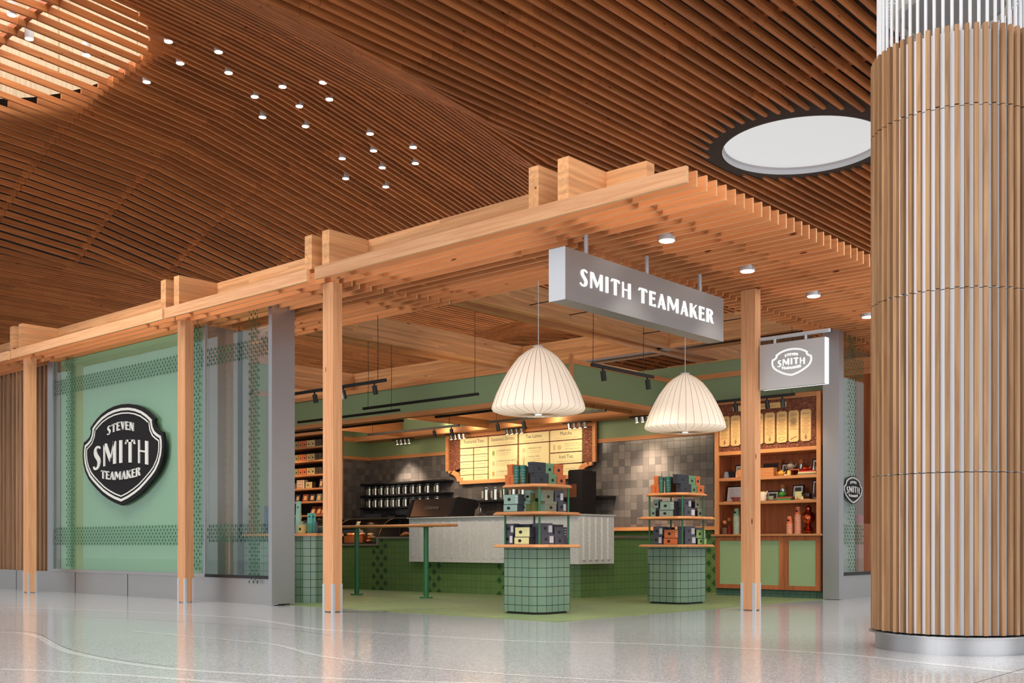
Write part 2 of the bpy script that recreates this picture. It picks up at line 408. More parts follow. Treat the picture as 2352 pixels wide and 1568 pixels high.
def glyph(ch):
    if ch == 'S':
        p = bez((.40, .86), (.34, 1.04), (.10, 1.02), (.12, .78)) + bez((.12, .78), (.13, .56), (.37, .46), (.34, .22))[1:] + bez((.34, .22), (.31, -.06), (.06, -.04), (.02, .16))[1:]
        n = len(p); return ribbon(p, [.05 + .12 * math.sin(math.pi * i / (n - 1)) for i in range(n)]), .44
    if ch == 'M': return stem(.0, .0, .08) + [[(.0, 1), (.17, 1), (.44, .28), (.36, .12)]] + [[(.36, .12), (.44, .28), (.66, 1), (.58, 1)]] + stem(.56, .56, .15), .74
    if ch == 'I': return stem(0, 0, .15), .15
    if ch == 'T': return stem(.2, .2, .15) + [[(0, .82), (.05, .80), (.12, .92), (.06, 1)], [(.06, 1), (.06, .90), (.49, .90), (.49, 1)], [(.49, 1), (.43, .92), (.50, .80), (.55, .82)]], .55
    if ch == 'H': return stem(0, 0, .08) + stem(.37, .37, .15) + [[(.08, .50), (.08, .57), (.37, .57), (.37, .50)]], .52
    if ch == 'E': return stem(0, 0, .15) + [[(.15, .93), (.15, 1), (.38, 1), (.36, .84)], [(.15, .52), (.15, .58), (.33, .62), (.33, .46)], [(.15, 0), (.15, .07), (.36, .18), (.40, 0)]], .40
    if ch == 'A': return [[(0, 0), (.08, 0), (.27, 1), (.20, 1)], [(.33, 0), (.50, 0), (.30, 1), (.18, 1)], [(.08, .26), (.10, .34), (.38, .34), (.40, .26)]], .50
    if ch == 'K': return stem(0, 0, .15) + [[(.15, .46), (.15, .60), (.40, 1), (.46, 1)]] + ribbon(bez((.20, .56), (.36, .48), (.30, .04), (.50, .02)), [.16, .17, .17, .16, .15, .13, .1, .05]), .50
    if ch == 'R':
        return stem(0, 0, .15) + ribbon(bez((.13, .96), (.46, 1.02), (.46, .54), (.13, .52)), [.07, .09, .13, .15, .15, .13, .09, .07]) + ribbon(bez((.24, .54), (.38, .44), (.28, .02), (.50, .02)), [.14, .15, .16, .16, .15, .13, .1, .05]), .50
    if ch == 'V': return [[(0, 1), (.16, 1), (.30, 0), (.20, 0)], [(.22, 0), (.30, 0), (.46, 1), (.39, 1)]], .46
    if ch == 'N': return stem(0, 0, .07) + [[(0, 1), (.16, 1), (.46, 0), (.32, 0)]] + stem(.39, .39, .07), .46
    return [], .3
def word_polys(txt, x0, x1, y0, h, gap=.13, arch=None, space=.22):
    """polygons of a word fitted between x0..x1; arch(x)->(dy, height factor)"""
    gl = []; x = 0
    for ch in txt:
        if ch == ' ': x += space; continue
        g, w = glyph(ch); gl.append((g, x)); x += w + gap
    tot = x - gap; k = (x1 - x0) / tot; out = []
    for g, gx in gl:
        for q in g:
            pq = []
            for (a, b) in q:
                X = x0 + (gx + a) * k; dy, hf = arch(X) if arch else (0, 1); pq.append((X, y0 + b * h * hf + dy))
            out.append(pq)
    return out
def extrude(mb, polys, toW, d0, d1):
    """polys in 2-D; toW(a,b,d) -> world; closed prism from depth d0 to d1"""
    for q in polys:
        A = [toW(a, b, d0) for a, b in q]; B = [toW(a, b, d1) for a, b in q]
        mb.face(A); mb.face(B[::-1])
        for i in range(len(q)): j = (i + 1) % len(q); mb.face([A[i], A[j], B[j], B[i]])
    return mb
def text_mb(txt, size, toW, d=0.0, align='CENTER', spacing=1.0):
    cu = bpy.data.curves.new('t', 'FONT'); cu.body = txt; cu.size = size; cu.align_x = align; cu.align_y = 'CENTER'; cu.space_character = spacing; cu.resolution_u = 2
    ob = bpy.data.objects.new('t', cu); me = bpy.data.meshes.new_from_object(ob)
    mb = MB()
    for p in me.polygons: mb.face([toW(me.vertices[i].co.x, me.vertices[i].co.y, d) for i in p.vertices])
    bpy.data.objects.remove(ob); bpy.data.curves.remove(cu); bpy.data.meshes.remove(me)
    return mb
# shield outline (half of it, x>=0), unit half-width / half-height
SH = [(0., 1.0), (.18, .985), (.34, .945), (.498, .876), (.62, .79), (.72, .70), (.798, .617), (.775, .56), (.785, .50), (.815, .44), (.86, .40), (.91, .365), (.965, .345), (.995, .2), (1.0, .06), (.98, -.11), (.928, -.272), (.84, -.43), (.75, -.53), (.62, -.65), (.476, -.77), (.34, -.855), (.18, -.935), (0., -1.0)]
SHIELD = SH + [(-x, y) for x, y in SH[-2:0:-1]]
def inset(poly, d):
    n = len(poly); out = []
    for i in range(n):
        a, b, c = poly[i - 1], poly[i], poly[(i + 1) % n]
        e1 = (b[0] - a[0], b[1] - a[1]); e2 = (c[0] - b[0], c[1] - b[1]); l1 = math.hypot(*e1); l2 = math.hypot(*e2)
        n1 = (-e1[1] / l1, e1[0] / l1); n2 = (-e2[1] / l2, e2[0] / l2); s = (n1[0] + n2[0], n1[1] + n2[1]); L = s[0] ** 2 + s[1] ** 2
        k = 2 * d / max(L, .9); out.append((b[0] - s[0] * k, b[1] - s[1] * k))
    return out
def ring_polys(o, i): return [[o[k], o[(k + 1) % len(o)], i[(k + 1) % len(o)], i[k]] for k in range(len(o))]
def emblem_polys(hw, hh, ins=(.075, .125, .165, .190)):
    """rings and words of the shield in metres; origin at its centre"""
    S = [(x * hw, y * hh) for x, y in SHIELD]
    r = hh * 1.0
    A, B = inset(S, ins[0] * r), inset(S, ins[1] * r); D, E_ = inset(S, ins[2] * r), inset(S, ins[3] * r)
    rings = ring_polys(A, B) + ring_polys(D, E_)
    k = hw; q = hh
    w = word_polys('SMITH', -.70 * k, .65 * k, -.16 * q, .44 * q, .17, lambda X: (-.10 * q * (abs(X) / k / .7) ** 2 * 1.0, 1 + .02))
    w += word_polys('STEVEN', -.34 * k, .31 * k, .49 * q, .165 * q, .12, lambda X: (-.12 * q * (X / k / .33) ** 2 * .55, 1))
    w += word_polys('TEAMAKER', -.50 * k, .47 * k, -.49 * q, .165 * q, .10, lambda X: (.06 * q * (X / k / .5) ** 2, 1))
    return S, rings, w

# ================================================================== THE HALL
# ---- floor
mb = MB(); mb.box(-14, 60, -14, 60, -.3, 0); struct('floor', mb, M['terr'])
mb = MB(); mb.prism([(8.60, 7.02), (15.5, 7.02), (15.5, 18.0), (8.60, 18.0)], .0, .004); struct('floor', mb, M['gfloor'], 'green tiled shop floor')
# small inset tiles that sparkle in rows across the green floor
mb = MB()
for r_, (px0, py0, px1, py1, n) in enumerate(((700, 1392, 1150, 1390, 0), (884, 1404, 1150, 1391, 11), (800, 1387, 1230, 1364, 16), (800, 1371, 1000, 1360, 9))):
    for i in range(n):
        t = i / max(n - 1, 1); u_, v_ = onZ(px0 + (px1 - px0) * t, py0 + (py1 - py0) * t, 0)
        mb.prism([(u_ - .035, v_ - .035), (u_ + .035, v_ - .035), (u_ + .035, v_ + .035), (u_ - .035, v_ + .035)], .0042, .0052)
struct('trim_1', mb, simple('green_floor_inset', (96, 110, 80), .4))
def strip(n_, pts, w, mat, z=.0006):
    P = [Vector((*onZ(x, y, 0), 0)) for x, y in pts]
    Q = []
    for i in range(len(P) - 1):       # catmull-rom
        p0, p1, p2, p3 = P[max(i - 1, 0)], P[i], P[i + 1], P[min(i + 2, len(P) - 1)]
        for k in range(5):
            t = k / 5; Q.append(.5 * ((2 * p1) + (p2 - p0) * t + (2 * p0 - 5 * p1 + 4 * p2 - p3) * t * t + (3 * p1 - p0 - 3 * p2 + p3) * t ** 3))
    Q.append(P[-1]); m_ = MB(); L = []
    for i, q in enumerate(Q):
        d = (Q[min(i + 1, len(Q) - 1)] - Q[max(i - 1, 0)]).normalized(); nn = Vector((-d.y, d.x, 0)) * w / 2; L.append((q + nn, q - nn))
    for i in range(len(L) - 1):
        a, b, c_, d_ = L[i][1], L[i + 1][1], L[i + 1][0], L[i][0]
        m_.face([(a.x, a.y, z), (b.x, b.y, z), (c_.x, c_.y, z), (d_.x, d_.y, z)])
    struct('trim_%d' % n_, m_, mat)
strip(2, [(0, 1452), (50, 1454), (90, 1463), (145, 1492), (225, 1511), (350, 1531), (500, 1543), (750, 1557), (1000, 1566), (1250, 1572)], .075, M['terr2'])
strip(3, [(0, 1536), (100, 1540), (250, 1548), (420, 1560), (560, 1570)], .07, M['terr2'])
strip(4, [(300, 1449), (575, 1474), (650, 1484), (725, 1504), (850, 1521), (1176, 1549), (1400, 1562), (1600, 1572)], .055, M['terr2'], .0009)
strip(5, [(0, 1394), (250, 1402), (550, 1419), (725, 1444), (850, 1452), (1176, 1471), (1500, 1479), (1900, 1500), (2100, 1520), (2352, 1545)], .10, M['terr2'])
strip(6, [(1176, 1497), (1450, 1503), (1800, 1520), (2000, 1530)], .01, M['terr2'])
strip(7, [(1176, 1452), (1500, 1448), (1750, 1446), (1990, 1452)], .012, M['terr2'])
for i_, pts in enumerate((((0, 1411), (300, 1421), (620, 1442), (760, 1459)), ((2352, 1535), (2180, 1585)), ((0, 1447), (50, 1449), (92, 1456), (150, 1487), (260, 1513), (400, 1531)))):
    strip(8 + i_, pts, .006, M['joint'], .0012)

# ---- the lattice ceiling: flat at 9 m, with a long vaulted bay over the left half
PK = [(-20, 11.6), (7.7, 11.83), (10.3, 11.85), (12.83, 11.70), (15.36, 11.46), (17.89, 10.95), (20.42, 10.4), (22.95, 9.8), (25.5, 9.25), (27, 9.0), (30, 9.0), (33, 10.2), (36, 11.4), (40, 11.9), (80, 11.9)]
def Zs(u, v):
    for i in range(len(PK) - 1):
        if u <= PK[i + 1][0]:
            a, b = PK[i], PK[i + 1]; p = a[1] + (b[1] - a[1]) * (u - a[0]) / (b[0] - a[0]); break
    if u > 28: return max(9.0, p - .05 * (v - 27) ** 2)
    return max(9.0, p - .0345 * (v - 22.7) ** 2)
ROWS = [12.83 + 2.53 * k for k in range(-5, 19)]
SK1 = (9.0, 23.3, 4.0); SK2 = (20.62, 10.31, 1.64)
lat = MB(); rib = MB()
i = 0; v = 2.62
while v < 55:
    for k in range(len(ROWS) - 1):
        u0, u1 = ROWS[k], ROWS[k + 1]
        if u1 < 3 - .01 or (u1 < 6 and v > 20): continue
        segs = [(u0 + .006, u1 - .006)]
        dv = abs(v - SK2[1]); rr = SK2[2] + .30
        if i % 2 and abs(v - SK1[1]) < SK1[2]:          # every second slat stops short under the big skylight well
            h_ = math.sqrt(SK1[2] ** 2 - (v - SK1[1]) ** 2); a_, b_ = SK1[0] - h_ + .3, SK1[0] + h_ - .3
            if b_ > a_: segs = [(x0, min(x1, a_)) for x0, x1 in segs if x0 < a_] + [(max(x0, b_), x1) for x0, x1 in segs if x1 > b_]
        if dv < rr:
            h_ = math.sqrt(rr * rr - dv * dv); a_, b_ = SK2[0] - h_, SK2[0] + h_
            segs = [(x0, min(x1, a_)) for x0, x1 in segs if x0 < a_] + [(max(x0, b_), x1) for x0, x1 in segs if x1 > b_]
        for (a_, b_) in segs:
            if b_ - a_ < .03: continue
            nn = 3 if (u0 > 27 and abs(v - 27) < 9 and v > 18) else 1
            for q in range(nn):
                x0 = a_ + (b_ - a_) * q / nn; x1 = a_ + (b_ - a_) * (q + 1) / nn
                za, zb = Zs(x0, v), Zs(x1, v); w = .032
                lat.hexa([(x0, v - w, za), (x1, v - w, zb), (x1, v + w, zb), (x0, v + w, za), (x0, v - w, za + .14), (x1, v - w, zb + .14), (x1, v + w, zb + .14), (x0, v + w, za + .14)])
    v += .2495; i += 1
struct('ceiling', lat, M['lat'], 'slatted timber lattice ceiling of the hall')
for u in ROWS[2:]:                                       # ribs across the slats at every joint row
    v = 2.0
    while v < 54:
        if math.hypot(u - SK2[0], v + .5 - SK2[1]) > SK2[2] + .8:
            a, b = Zs(u, v) + .142, Zs(u, v + 1) + .142
            rib.hexa([(u - .06, v, a), (u + .06, v, a), (u + .06, v + 1, b), (u - .06, v + 1, b), (u - .06, v, a + .16), (u + .06, v, a + .16), (u + .06, v + 1, b + .16), (u - .06, v + 1, b + .16)])
        v += 1.0
struct('ceiling', rib, M['rib'], 'timber ribs above the lattice')
# roof deck above the lattice, open at the two skylight wells
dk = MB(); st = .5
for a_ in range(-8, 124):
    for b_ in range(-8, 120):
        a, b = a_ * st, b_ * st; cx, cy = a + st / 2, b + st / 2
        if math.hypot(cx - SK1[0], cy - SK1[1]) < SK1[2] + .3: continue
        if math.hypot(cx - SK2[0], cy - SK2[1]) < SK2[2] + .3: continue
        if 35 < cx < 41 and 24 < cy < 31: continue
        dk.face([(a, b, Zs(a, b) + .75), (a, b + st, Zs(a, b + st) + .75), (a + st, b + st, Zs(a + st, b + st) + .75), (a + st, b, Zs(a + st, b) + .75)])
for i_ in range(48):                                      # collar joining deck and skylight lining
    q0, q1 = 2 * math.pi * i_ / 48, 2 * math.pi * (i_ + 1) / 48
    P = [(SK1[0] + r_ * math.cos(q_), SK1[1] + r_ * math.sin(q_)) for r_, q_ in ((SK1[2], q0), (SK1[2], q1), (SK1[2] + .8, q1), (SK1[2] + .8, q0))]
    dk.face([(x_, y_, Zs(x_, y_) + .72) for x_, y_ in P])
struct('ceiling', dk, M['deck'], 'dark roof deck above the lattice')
# plywood-lined skylight well over the vault
mb = MB(); n = 40
for i in range(n):
    a, b = 2 * math.pi * i / n, 2 * math.pi * (i + 1) / n; r0 = SK1[2]
    xa, ya, xb, yb = SK1[0] + r0 * math.cos(a), SK1[1] + r0 * math.sin(a), SK1[0] + r0 * math.cos(b), SK1[1] + r0 * math.sin(b)
    mb.face([(xb, yb, Zs(xb, yb) + .32), (xa, ya, Zs(xa, ya) + .32), (SK1[0] + r0 * math.cos(a), SK1[1] + r0 * math.sin(a), 14.6), (SK1[0] + r0 * math.cos(b), SK1[1] + r0 * math.sin(b), 14.6)])
for i in range(n):                                       # seams between the sheets
    if i % 4 == 0:
        a = 2 * math.pi * i / n; r0 = SK1[2] - .012; mb.bar((SK1[0] + r0 * math.cos(a), SK1[1] + r0 * math.sin(a), 12.3), (SK1[0] + r0 * math.cos(a), SK1[1] + r0 * math.sin(a), 14.6), .03, .02)
struct('ceiling', mb, M['ply'], 'plywood lining of the round skylight well')
mb = MB(); mb.cyl(SK1[0], SK1[1], 14.6, 14.64, SK1[2] + .1, 40); struct('window_1', mb, M['sky2'], 'bright glazing at the top of the skylight well')
mb = MB()
for k in range(5): mb.box(SK1[0] - 4 + 1.6 * k, SK1[0] - 3.95 + 1.6 * k, SK1[1] - 4, SK1[1] + 4, 14.3, 14.5)
for k in range(5): mb.box(SK1[0] - 4, SK1[0] + 4, SK1[1] - 3.2 + 1.6 * k, SK1[1] - 3.15 + 1.6 * k, 14.3, 14.5)
struct('window_1', mb, M['white'], 'white glazing bars of the skylight')
# round white light well flush with the flat ceiling
mb = MB(); mb.lathe(SK2[0], SK2[1], [(SK2[2], 9.0), (SK2[2], 9.10), (SK2[2] - .04, 9.14)], 64, False); struct('window_2', mb, M['white'], 'white rim of the oval light well', True)
mb = MB(); mb.cyl(SK2[0], SK2[1], 9.14, 9.16, SK2[2] - .03, 64); struct('window_2', mb, M['sky'], 'pale glowing disc of the light well')
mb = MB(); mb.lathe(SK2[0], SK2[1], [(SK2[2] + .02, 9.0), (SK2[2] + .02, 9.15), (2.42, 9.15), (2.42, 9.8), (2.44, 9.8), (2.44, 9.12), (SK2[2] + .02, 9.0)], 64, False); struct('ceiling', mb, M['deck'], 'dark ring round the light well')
# far light opening seen through the shop's open top
mb = MB(); mb.box(35, 41, 24, 31, 12.9, 12.95); struct('window_3', mb, M['sky2'])
# far walls closing the hall
mb = MB(); mb.box(52, 52.3, -4, 56, 0, 13); struct('wall_far_right', mb, M['walls'])
mb = MB(); mb.box(-4, 52, 55, 55.3, 0, 13); struct('wall_far_left', mb, M['walls'])

# ---- spotlights sunk between the slats of the vault
SP = [(387, 94), (414, 144), (337, 187), (502, 118), (525, 166), (585, 221), (603, 268), (649, 198), (688, 243), (702, 289), (742, 188), (757, 227), (850, 306), (858, 345), (878, 384), (886, 428), (786, 363), (794, 409), (949, 337), (954, 374), (27, 33), (67, 88), (198, 125)]
def hit_ceiling(px, py, dz):
    d = ray(px, py); t = 14.
    while t < 60:
        if H_ + d[2] * t >= Zs(d[0] * t, d[1] * t) + dz: break
        t += .02
    return (d[0] * t, d[1] * t, H_ + d[2] * t)
root0 = None
for k, (px, py) in enumerate(SP):
    p = hit_ceiling(px, py, .0)
    if root0 is None:
        root0 = thing('ceiling_spotlight', 'white cylinder spotlight set between the slats of the vaulted ceiling', 'spotlight', p, 'spotlights in the vaulted ceiling')
        a = MB(); a.cyl(p[0], p[1], p[2] - .015, p[2] + .24, .095, 20); b = MB(); b.cyl(p[0], p[1], p[2] - .022, p[2] - .016, .082, 20)
        part('housing', a, M['white'], root0, smooth=True); part('lens', b, M['litlens'], root0, 'glowing lens')
        root = root0
    else:
        root = dup(root0, p)
    if k >= 20:
        root['label'] = ['small lit spotlight at the far upper left corner under the skylight', 'lit cylinder spotlight hanging below the plywood skylight well, its housing in full view', 'lit spotlight against the plywood wall of the skylight well, beside a slat'][k - 20]; root['group'] = 'spotlights under the skylight well'

# ---- the big slat-clad column
CX, CY = 8.452, 2.984
col = thing('column', 'huge round column clad in oak slats over white panels, steel skirt at its foot', 'column', (CX, CY, 0))
mb = MB(); mb.cyl(CX, CY, 0, .125, .564, 64); part('steel_skirt', mb, M['steel'], col, 'polished steel skirt', True)
mb = MB(); mb.lathe(CX, CY, [(.564, .122), (.612, .124), (.612, .132), (.56, .134)], 64, False); part('flange', mb, M['steel'], col, smooth=True)
secs = [(.145, 1.318), (1.324, 2.642), (2.648, 3.955), (3.961, 4.50)]
for (z0, z1) in secs:
    mb = MB(); mb.cyl(CX, CY, z0, z1, .565, 96); part('white_panel', mb, M['white'], col, smooth=True)
mb = MB(); mb.cyl(CX, CY, .13, 4.45, .535, 64); part('core', mb, M['dark'], col)
NS = 56
for q in range(NS):
    a = 2 * math.pi * (q + .5) / NS; ca, sa = math.cos(a), math.sin(a)
    mb = MB()
    for (z0, z1) in secs:
        zz = z1 + (.035 if z1 > 4.4 else 0)
        P = [(CX + r * ca - s * sa, CY + r * sa + s * ca) for r, s in ((.566, -.0155), (.5956, -.0155), (.5956, .0155), (.566, .0155))]
        mb.prism(P, z0 + .004 * (q % 2), zz)
    part('oak_slat', mb, M['colw'], col)
for q in range(NS):
    a = 2 * math.pi * q / NS; x, y = CX + .54 * math.cos(a), CY + .54 * math.sin(a)
    mb = MB(); mb.cyl(x, y, 4.44, 6.2, .0125, 8); mb.tube([(x, y, 4.97), (CX + .43 * math.cos(a), CY + .43 * math.sin(a), 4.97)], .012, 6)
    part('white_tube', mb, M['white'], col, smooth=True)
mb = MB(); mb.cyl(CX, CY, 4.90, 4.94, .37, 48); part('cap_disc', mb, simple('grey_disc', (150, 148, 146), .6), col, 'grey disc inside the ring of tubes')
mb = MB(); mb.lathe(CX, CY, [(.375, 4.89), (.43, 4.89), (.43, 4.98), (.375, 4.98)], 48, False); part('cap_rim', mb, simple('cap_cream', (196, 192, 180), .5), col)

# ================================================================== THE TIMBER CANOPY
PU, PV = .135, .191
posts = [(7.99, 17.81, 'tall fir post in front of the weathered wood cladding, leftmost post of the shop front'),
         (8.075, 13.2, 'tall fir post standing in front of the right edge of the green glass wall'),
         (8.065, 9.993, 'tall fir post at the open shop entrance, in front of the tea shelves'),
         (11.66, 6.453, 'tall fir post at the right, carrying the small projecting sign')]
for (u, v, lab) in posts:
    t = thing('post', lab, 'post', (u + PU / 2, v + PV / 2, 0), 'canopy posts')
    mb = MB(); mb.prism([(u, v), (u + PU, v), (u + PU, v + PV), (u, v + PV)], .012, 3.89); part('shaft', mb, M['post'], t)
    for (bx, by) in ((u - .004, v - .004), (u - .004, v + PV - .036), (u + PU - .026, v - .004)):
        mb = MB(); mb.box(bx, bx + .03, by, by + .04, 0, .335)
        for z in (.05, .17, .29): mb.tube([(bx - .003, by + .02, z), (bx, by + .02, z)], .006, 6); mb.tube([(bx + .02, by - .003, z), (bx + .02, by, z)], .006, 6)
        part('bracket', mb, M['alu'], t, 'galvanised steel angle at the foot')
# double glulam beams running back over the shop
for bi, (a, b) in enumerate(((6.40, 6.534), (6.774, 6.90), (9.985, 10.115), (10.312, 10.446), (13.23, 13.36), (13.57, 13.70), (18.06, 18.20), (18.40, 18.53), (21.4, 21.53), (21.75, 21.88))):
    mb = MB(); mb.box(8.0 if bi < 8 else 8.0, 24, a, b, 4.08, 4.49)
    lab = ['outermost glulam beam over the right shop front', 'second glulam beam over the right shop front', 'near beam of the pair resting over the entrance post', 'far beam of the pair resting over the entrance post', 'near beam of the pair over the second post', 'far beam of the pair over the second post', 'near beam of the pair over the leftmost post', 'far beam of the pair over the leftmost post', 'near beam of the last pair at the far left', 'far beam of the last pair at the far left'][bi]
    bm_ = thing('glulam_beam', 'deep laminated timber beam, ' + lab, 'beam', (16, (a + b) / 2, 4.035), 'cross beams of the canopy')
    part('timber', mb, M['glu_x'], bm_)
    mb = MB(); mb.box(8.02, 19.8 if bi < 2 else 9.9, (a + b) / 2 - .02, (a + b) / 2 + .02, 4.033, 4.08); part('packing_strip', mb, M['brd'], bm_)
# long beams in the other direction, between the pairs
for u in (8.6, 15.15, 15.55, 20.5):
    for (a, b, where) in ((5.92 if u < 9 else 6.91, 6.40 if u < 9 else 9.98, 'its end showing above the canopy corner'), (6.905, 9.98, 'from first to second pair'), (10.45, 13.225, 'from second to third pair'), (13.705, 18.055, 'from third to fourth pair'), (18.535, 21.39, 'from fourth to last pair')):
        if u > 9 and a == 6.91: continue
        mb = MB(); mb.box(u, u + .13, a, b, 4.08, 4.49)
        solo('glulam_beam', mb, M['glu_y'], 'laminated beam %s, %s' % ({8.6: 'along the shop front', 15.15: 'above the menu wall, front one', 15.55: 'above the menu wall, back one', 20.5: 'far behind the shop'}[u], where), 'beam', 'lengthwise beams of the canopy')
mb = MB(); mb.box(15.29, 15.54, 7, 18, 4.10, 4.13); solo('black_channel', mb, M['black'], 'black strip running between the two beams above the menu wall', 'strip')

# slatted boards of the canopy
BN = 0
def bay_of(v0, v1, u):
    if v1 < 6.9: return 'over the right shop front, in front of the hanging sign'
    if v1 < 7.3: return 'over the right shop front, short piece behind the hanging sign'
    if v0 < 5.1: return 'from its outer corner to the entrance post'
    if v1 < 10.1: return 'between the hanging sign and the entrance post'
    if v1 < 13.5: return 'between the entrance post and the second post'
    if v1 < 18.3: return 'over the green glass wall'
    return 'over the wood cladding at the far left'
def board(u, v0, v1, fas=False, z=3.89, h=.142):
    mb = MB(); w = .038 if fas else .02
    for q in range(4):                                 # leave room for the round downlights
        if abs(u + .01 - (9.19 + 1.63 * q)) < .1 and v0 < 6.08 < v1:
            mb.box(u, u + w, v0, 5.985, z, z + h); mb.box(u, u + w, 6.175, v1, z, z + h); mb.box(u, u + w, 5.985, 6.175, z + .04, z + h); break
    else: mb.box(u, u + w, v0, v1, z, z + h)
    global BN; BN += 1
    for fi in range(len(mb.f)):                        # lower edges paler with floor bounce painted in, ends pale as end grain
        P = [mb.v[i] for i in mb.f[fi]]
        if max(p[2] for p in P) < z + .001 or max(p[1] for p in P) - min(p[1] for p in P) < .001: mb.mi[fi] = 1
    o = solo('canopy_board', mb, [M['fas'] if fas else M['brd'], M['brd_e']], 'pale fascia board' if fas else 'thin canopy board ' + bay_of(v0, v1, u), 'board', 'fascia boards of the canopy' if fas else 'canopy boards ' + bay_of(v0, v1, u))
    if u < 19.6:
        for vv in ((v0 + .62, v1 - .55) if v1 - v0 > 1.5 else (v1 - .15,)):
            mb = MB(); vv += .05 * (BN % 3); mb.box(u + w, u + .1627, vv, vv + .045, z + .03, z + .135); part('spacer', mb, M['brd'], o)
    return o
u = 7.852; k = 0
bays_in = [(10.17, 13.40), (13.45, 18.2), (18.25, 23.5)]
while u < 19.9:
    if k == 0:
        for a, b, lab in ((5.0, 10.07, 'longest, over the entrance and the corner'), (10.22, 13.36, 'between the second post and the entrance post'), (13.41, 18.17, 'over the green glass wall'), (18.27, 23.4, 'over the wood cladding at the far left')):
            o = board(u, a, b, True); o['label'] = 'pale fascia board on the canopy edge, ' + lab
    elif u < 8.4:
        board(u, 5.0, 10.0 - .03 * k)
        for a, b in bays_in: board(u, a - .06 * k, b - .06 * k)
    else:
        board(u, 5.0, 6.87)
        if u < 9.9:
            board(u, 6.955, 10.0 - .02 * k)
            for a, b in bays_in: board(u, a - .03 * k, b - .03 * k)
        else:
            board(u, 6.955, 7.26)
    u += .1627; k += 1
# downlights in the canopy
base = None
for q, (u, v) in enumerate(((9.19, 6.08), (10.815, 6.08), (12.45, 6.08), (14.08, 6.09))):
    if base is None:
        base = thing('canopy_downlight', 'round lit downlight in the canopy just above the long hanging sign', 'downlight', (u, v, 3.866), 'downlights of the canopy')
        a = MB(); a.cyl(u, v, 3.872, 3.925, .085, 24); part('housing', a, M['alu'], base, smooth=True)
        a = MB(); a.cyl(u, v, 3.866, 3.8715, .074, 24); part('lens', a, M['litlens'], base, 'glowing lens')
    else: dup(base, (u, v, 3.866), ['', 'round lit downlight in the canopy above the right end of the long hanging sign', 'round lit downlight in the canopy behind the right post', 'round lit downlight in the canopy right beside the big column'][q])
    light('SPOT', 'downlight_beam', (u, v, 3.82), 60, (1, .93, .84), (u, v, 0), spot_size=1.7, spot_blend=.8, shadow_soft_size=.08)

# ================================================================== LEFT SHOP FRONT (plane u = 8.45)
GU = 8.45
mb = MB(); mb.box(8.49, 8.62, 11.74, 22.5, 0, .345); struct('wall_front', mb, M['steel_h'], 'brushed steel base of the shop front')
mb = MB()
for v in (13.86, 15.5, 17.2, 19.4): mb.box(8.486, 8.492, v, v + .006, .0, .345)
struct('trim_20', mb, M['dark'])
mb = MB(); mb.box(8.43, 8.52, 11.74, 13.28, .345, .385); solo('sill', mb, M['black'], 'black sill under the clear glass beside the entrance', 'sill')
mb = MB(); mb.box(8.44, 8.53, 13.30, 17.86, .345, .39); solo('sill', mb, M['steel_h'], 'steel sill under the green glass wall', 'sill')
g1 = thing('window_1', 'clear glass pane with green diamond dots beside the entrance', 'window', (GU, 12.5, .385)); g1['kind'] = 'structure'
mb = MB(); mb.box(GU, GU + .012, 11.745, 13.29, .385, 4.0); part('pane', mb, M['glass'], g1)
g2 = thing('window_2', 'green-backed glass wall with a diamond-dot border', 'window', (GU, 15.6, .385)); g2['kind'] = 'structure'
mb = MB(); mb.box(GU, GU + .012, 13.31, 17.86, .385, 4.0); part('pane', mb, M['glass'], g2)
mb = MB(); mb.box(GU + .06, GU + .09, 13.34, 17.74, .385, 3.885); part('green_panel', mb, M['greenp'], g2, 'flat green panel behind the glass')
def dots(v0, v1, z0, z1, rows, horizontal, zoff=.0, gmat=None, plane='u', c=GU - .0015, dv=.0915, dz=.0795):
    mb_ = MB(); r_ = 0; z = z0
    while z <= z1 + 1e-6:
        v = v0 + (dv / 2 if r_ % 2 else 0)
        while v <= v1 + 1e-6:
            a, b = .018, .030
            P = [(v - a, z), (v, z - b), (v + a, z), (v, z + b)]
            if plane == 'u': mb_.face([(c, p[0], p[1]) for p in P][::-1]); mb_.face([(c + .001, p[0], p[1]) for p in P])
            else: mb_.face([(p[0], c, p[1]) for p in P]); mb_.face([(p[0], c + .001, p[1]) for p in P][::-1])
            v += dv
        z += dz / 2 * 1.0; r_ += 1
    return mb_
def dotgrid(v0, v1, z0, z1, bands_v, bands_z, plane='u', c=GU - .0015):
    """diamond lattice kept only inside vertical bands (v ranges) or horizontal bands (z ranges)"""
    mb_ = MB(); dv = .0905; dz = .086; r_ = 0; z = z0
    while z <= z1:
        v = v0 + (dv / 2 if r_ % 2 else 0)
        while v <= v1:
            if any(a <= v <= b for a, b in bands_v) or any(a <= z <= b for a, b in bands_z):
                a, b = .0185, .031; P = [(v - a, z), (v, z - b), (v + a, z), (v, z + b)]
                if plane == 'u': mb_.face([(c, p[0], p[1]) for p in P][::-1])
                else: mb_.face([(p[0], c, p[1]) for p in P])
            v += dv
        z += dz / 2 * 1.17; r_ += 1
    return mb_
zb = (1.02 - .22, 1.085); zt = (3.27, 3.60)
mb = dotgrid(13.34, 17.84, .46, 3.95, [(17.17, 17.42), (13.40, 13.80)], [(.81, 1.10), (3.285, 3.55)]); part('diamond_dots', mb, M['dot'], g2, 'dark green diamond dots')
mb = dotgrid(11.78, 13.27, .30, 3.95, [(12.02, 12.27)], [(.81, 1.10), (3.285, 3.55)]); part('diamond_dots', mb, M['dot'], g1, 'bright green diamond dots')
mb = MB(); mb.box(8.42, 8.55, 17.86, 18.05, .345, 3.885); solo('mullion', mb, M['steel'], 'steel edge post between the green glass wall and the wood cladding', 'mullion')
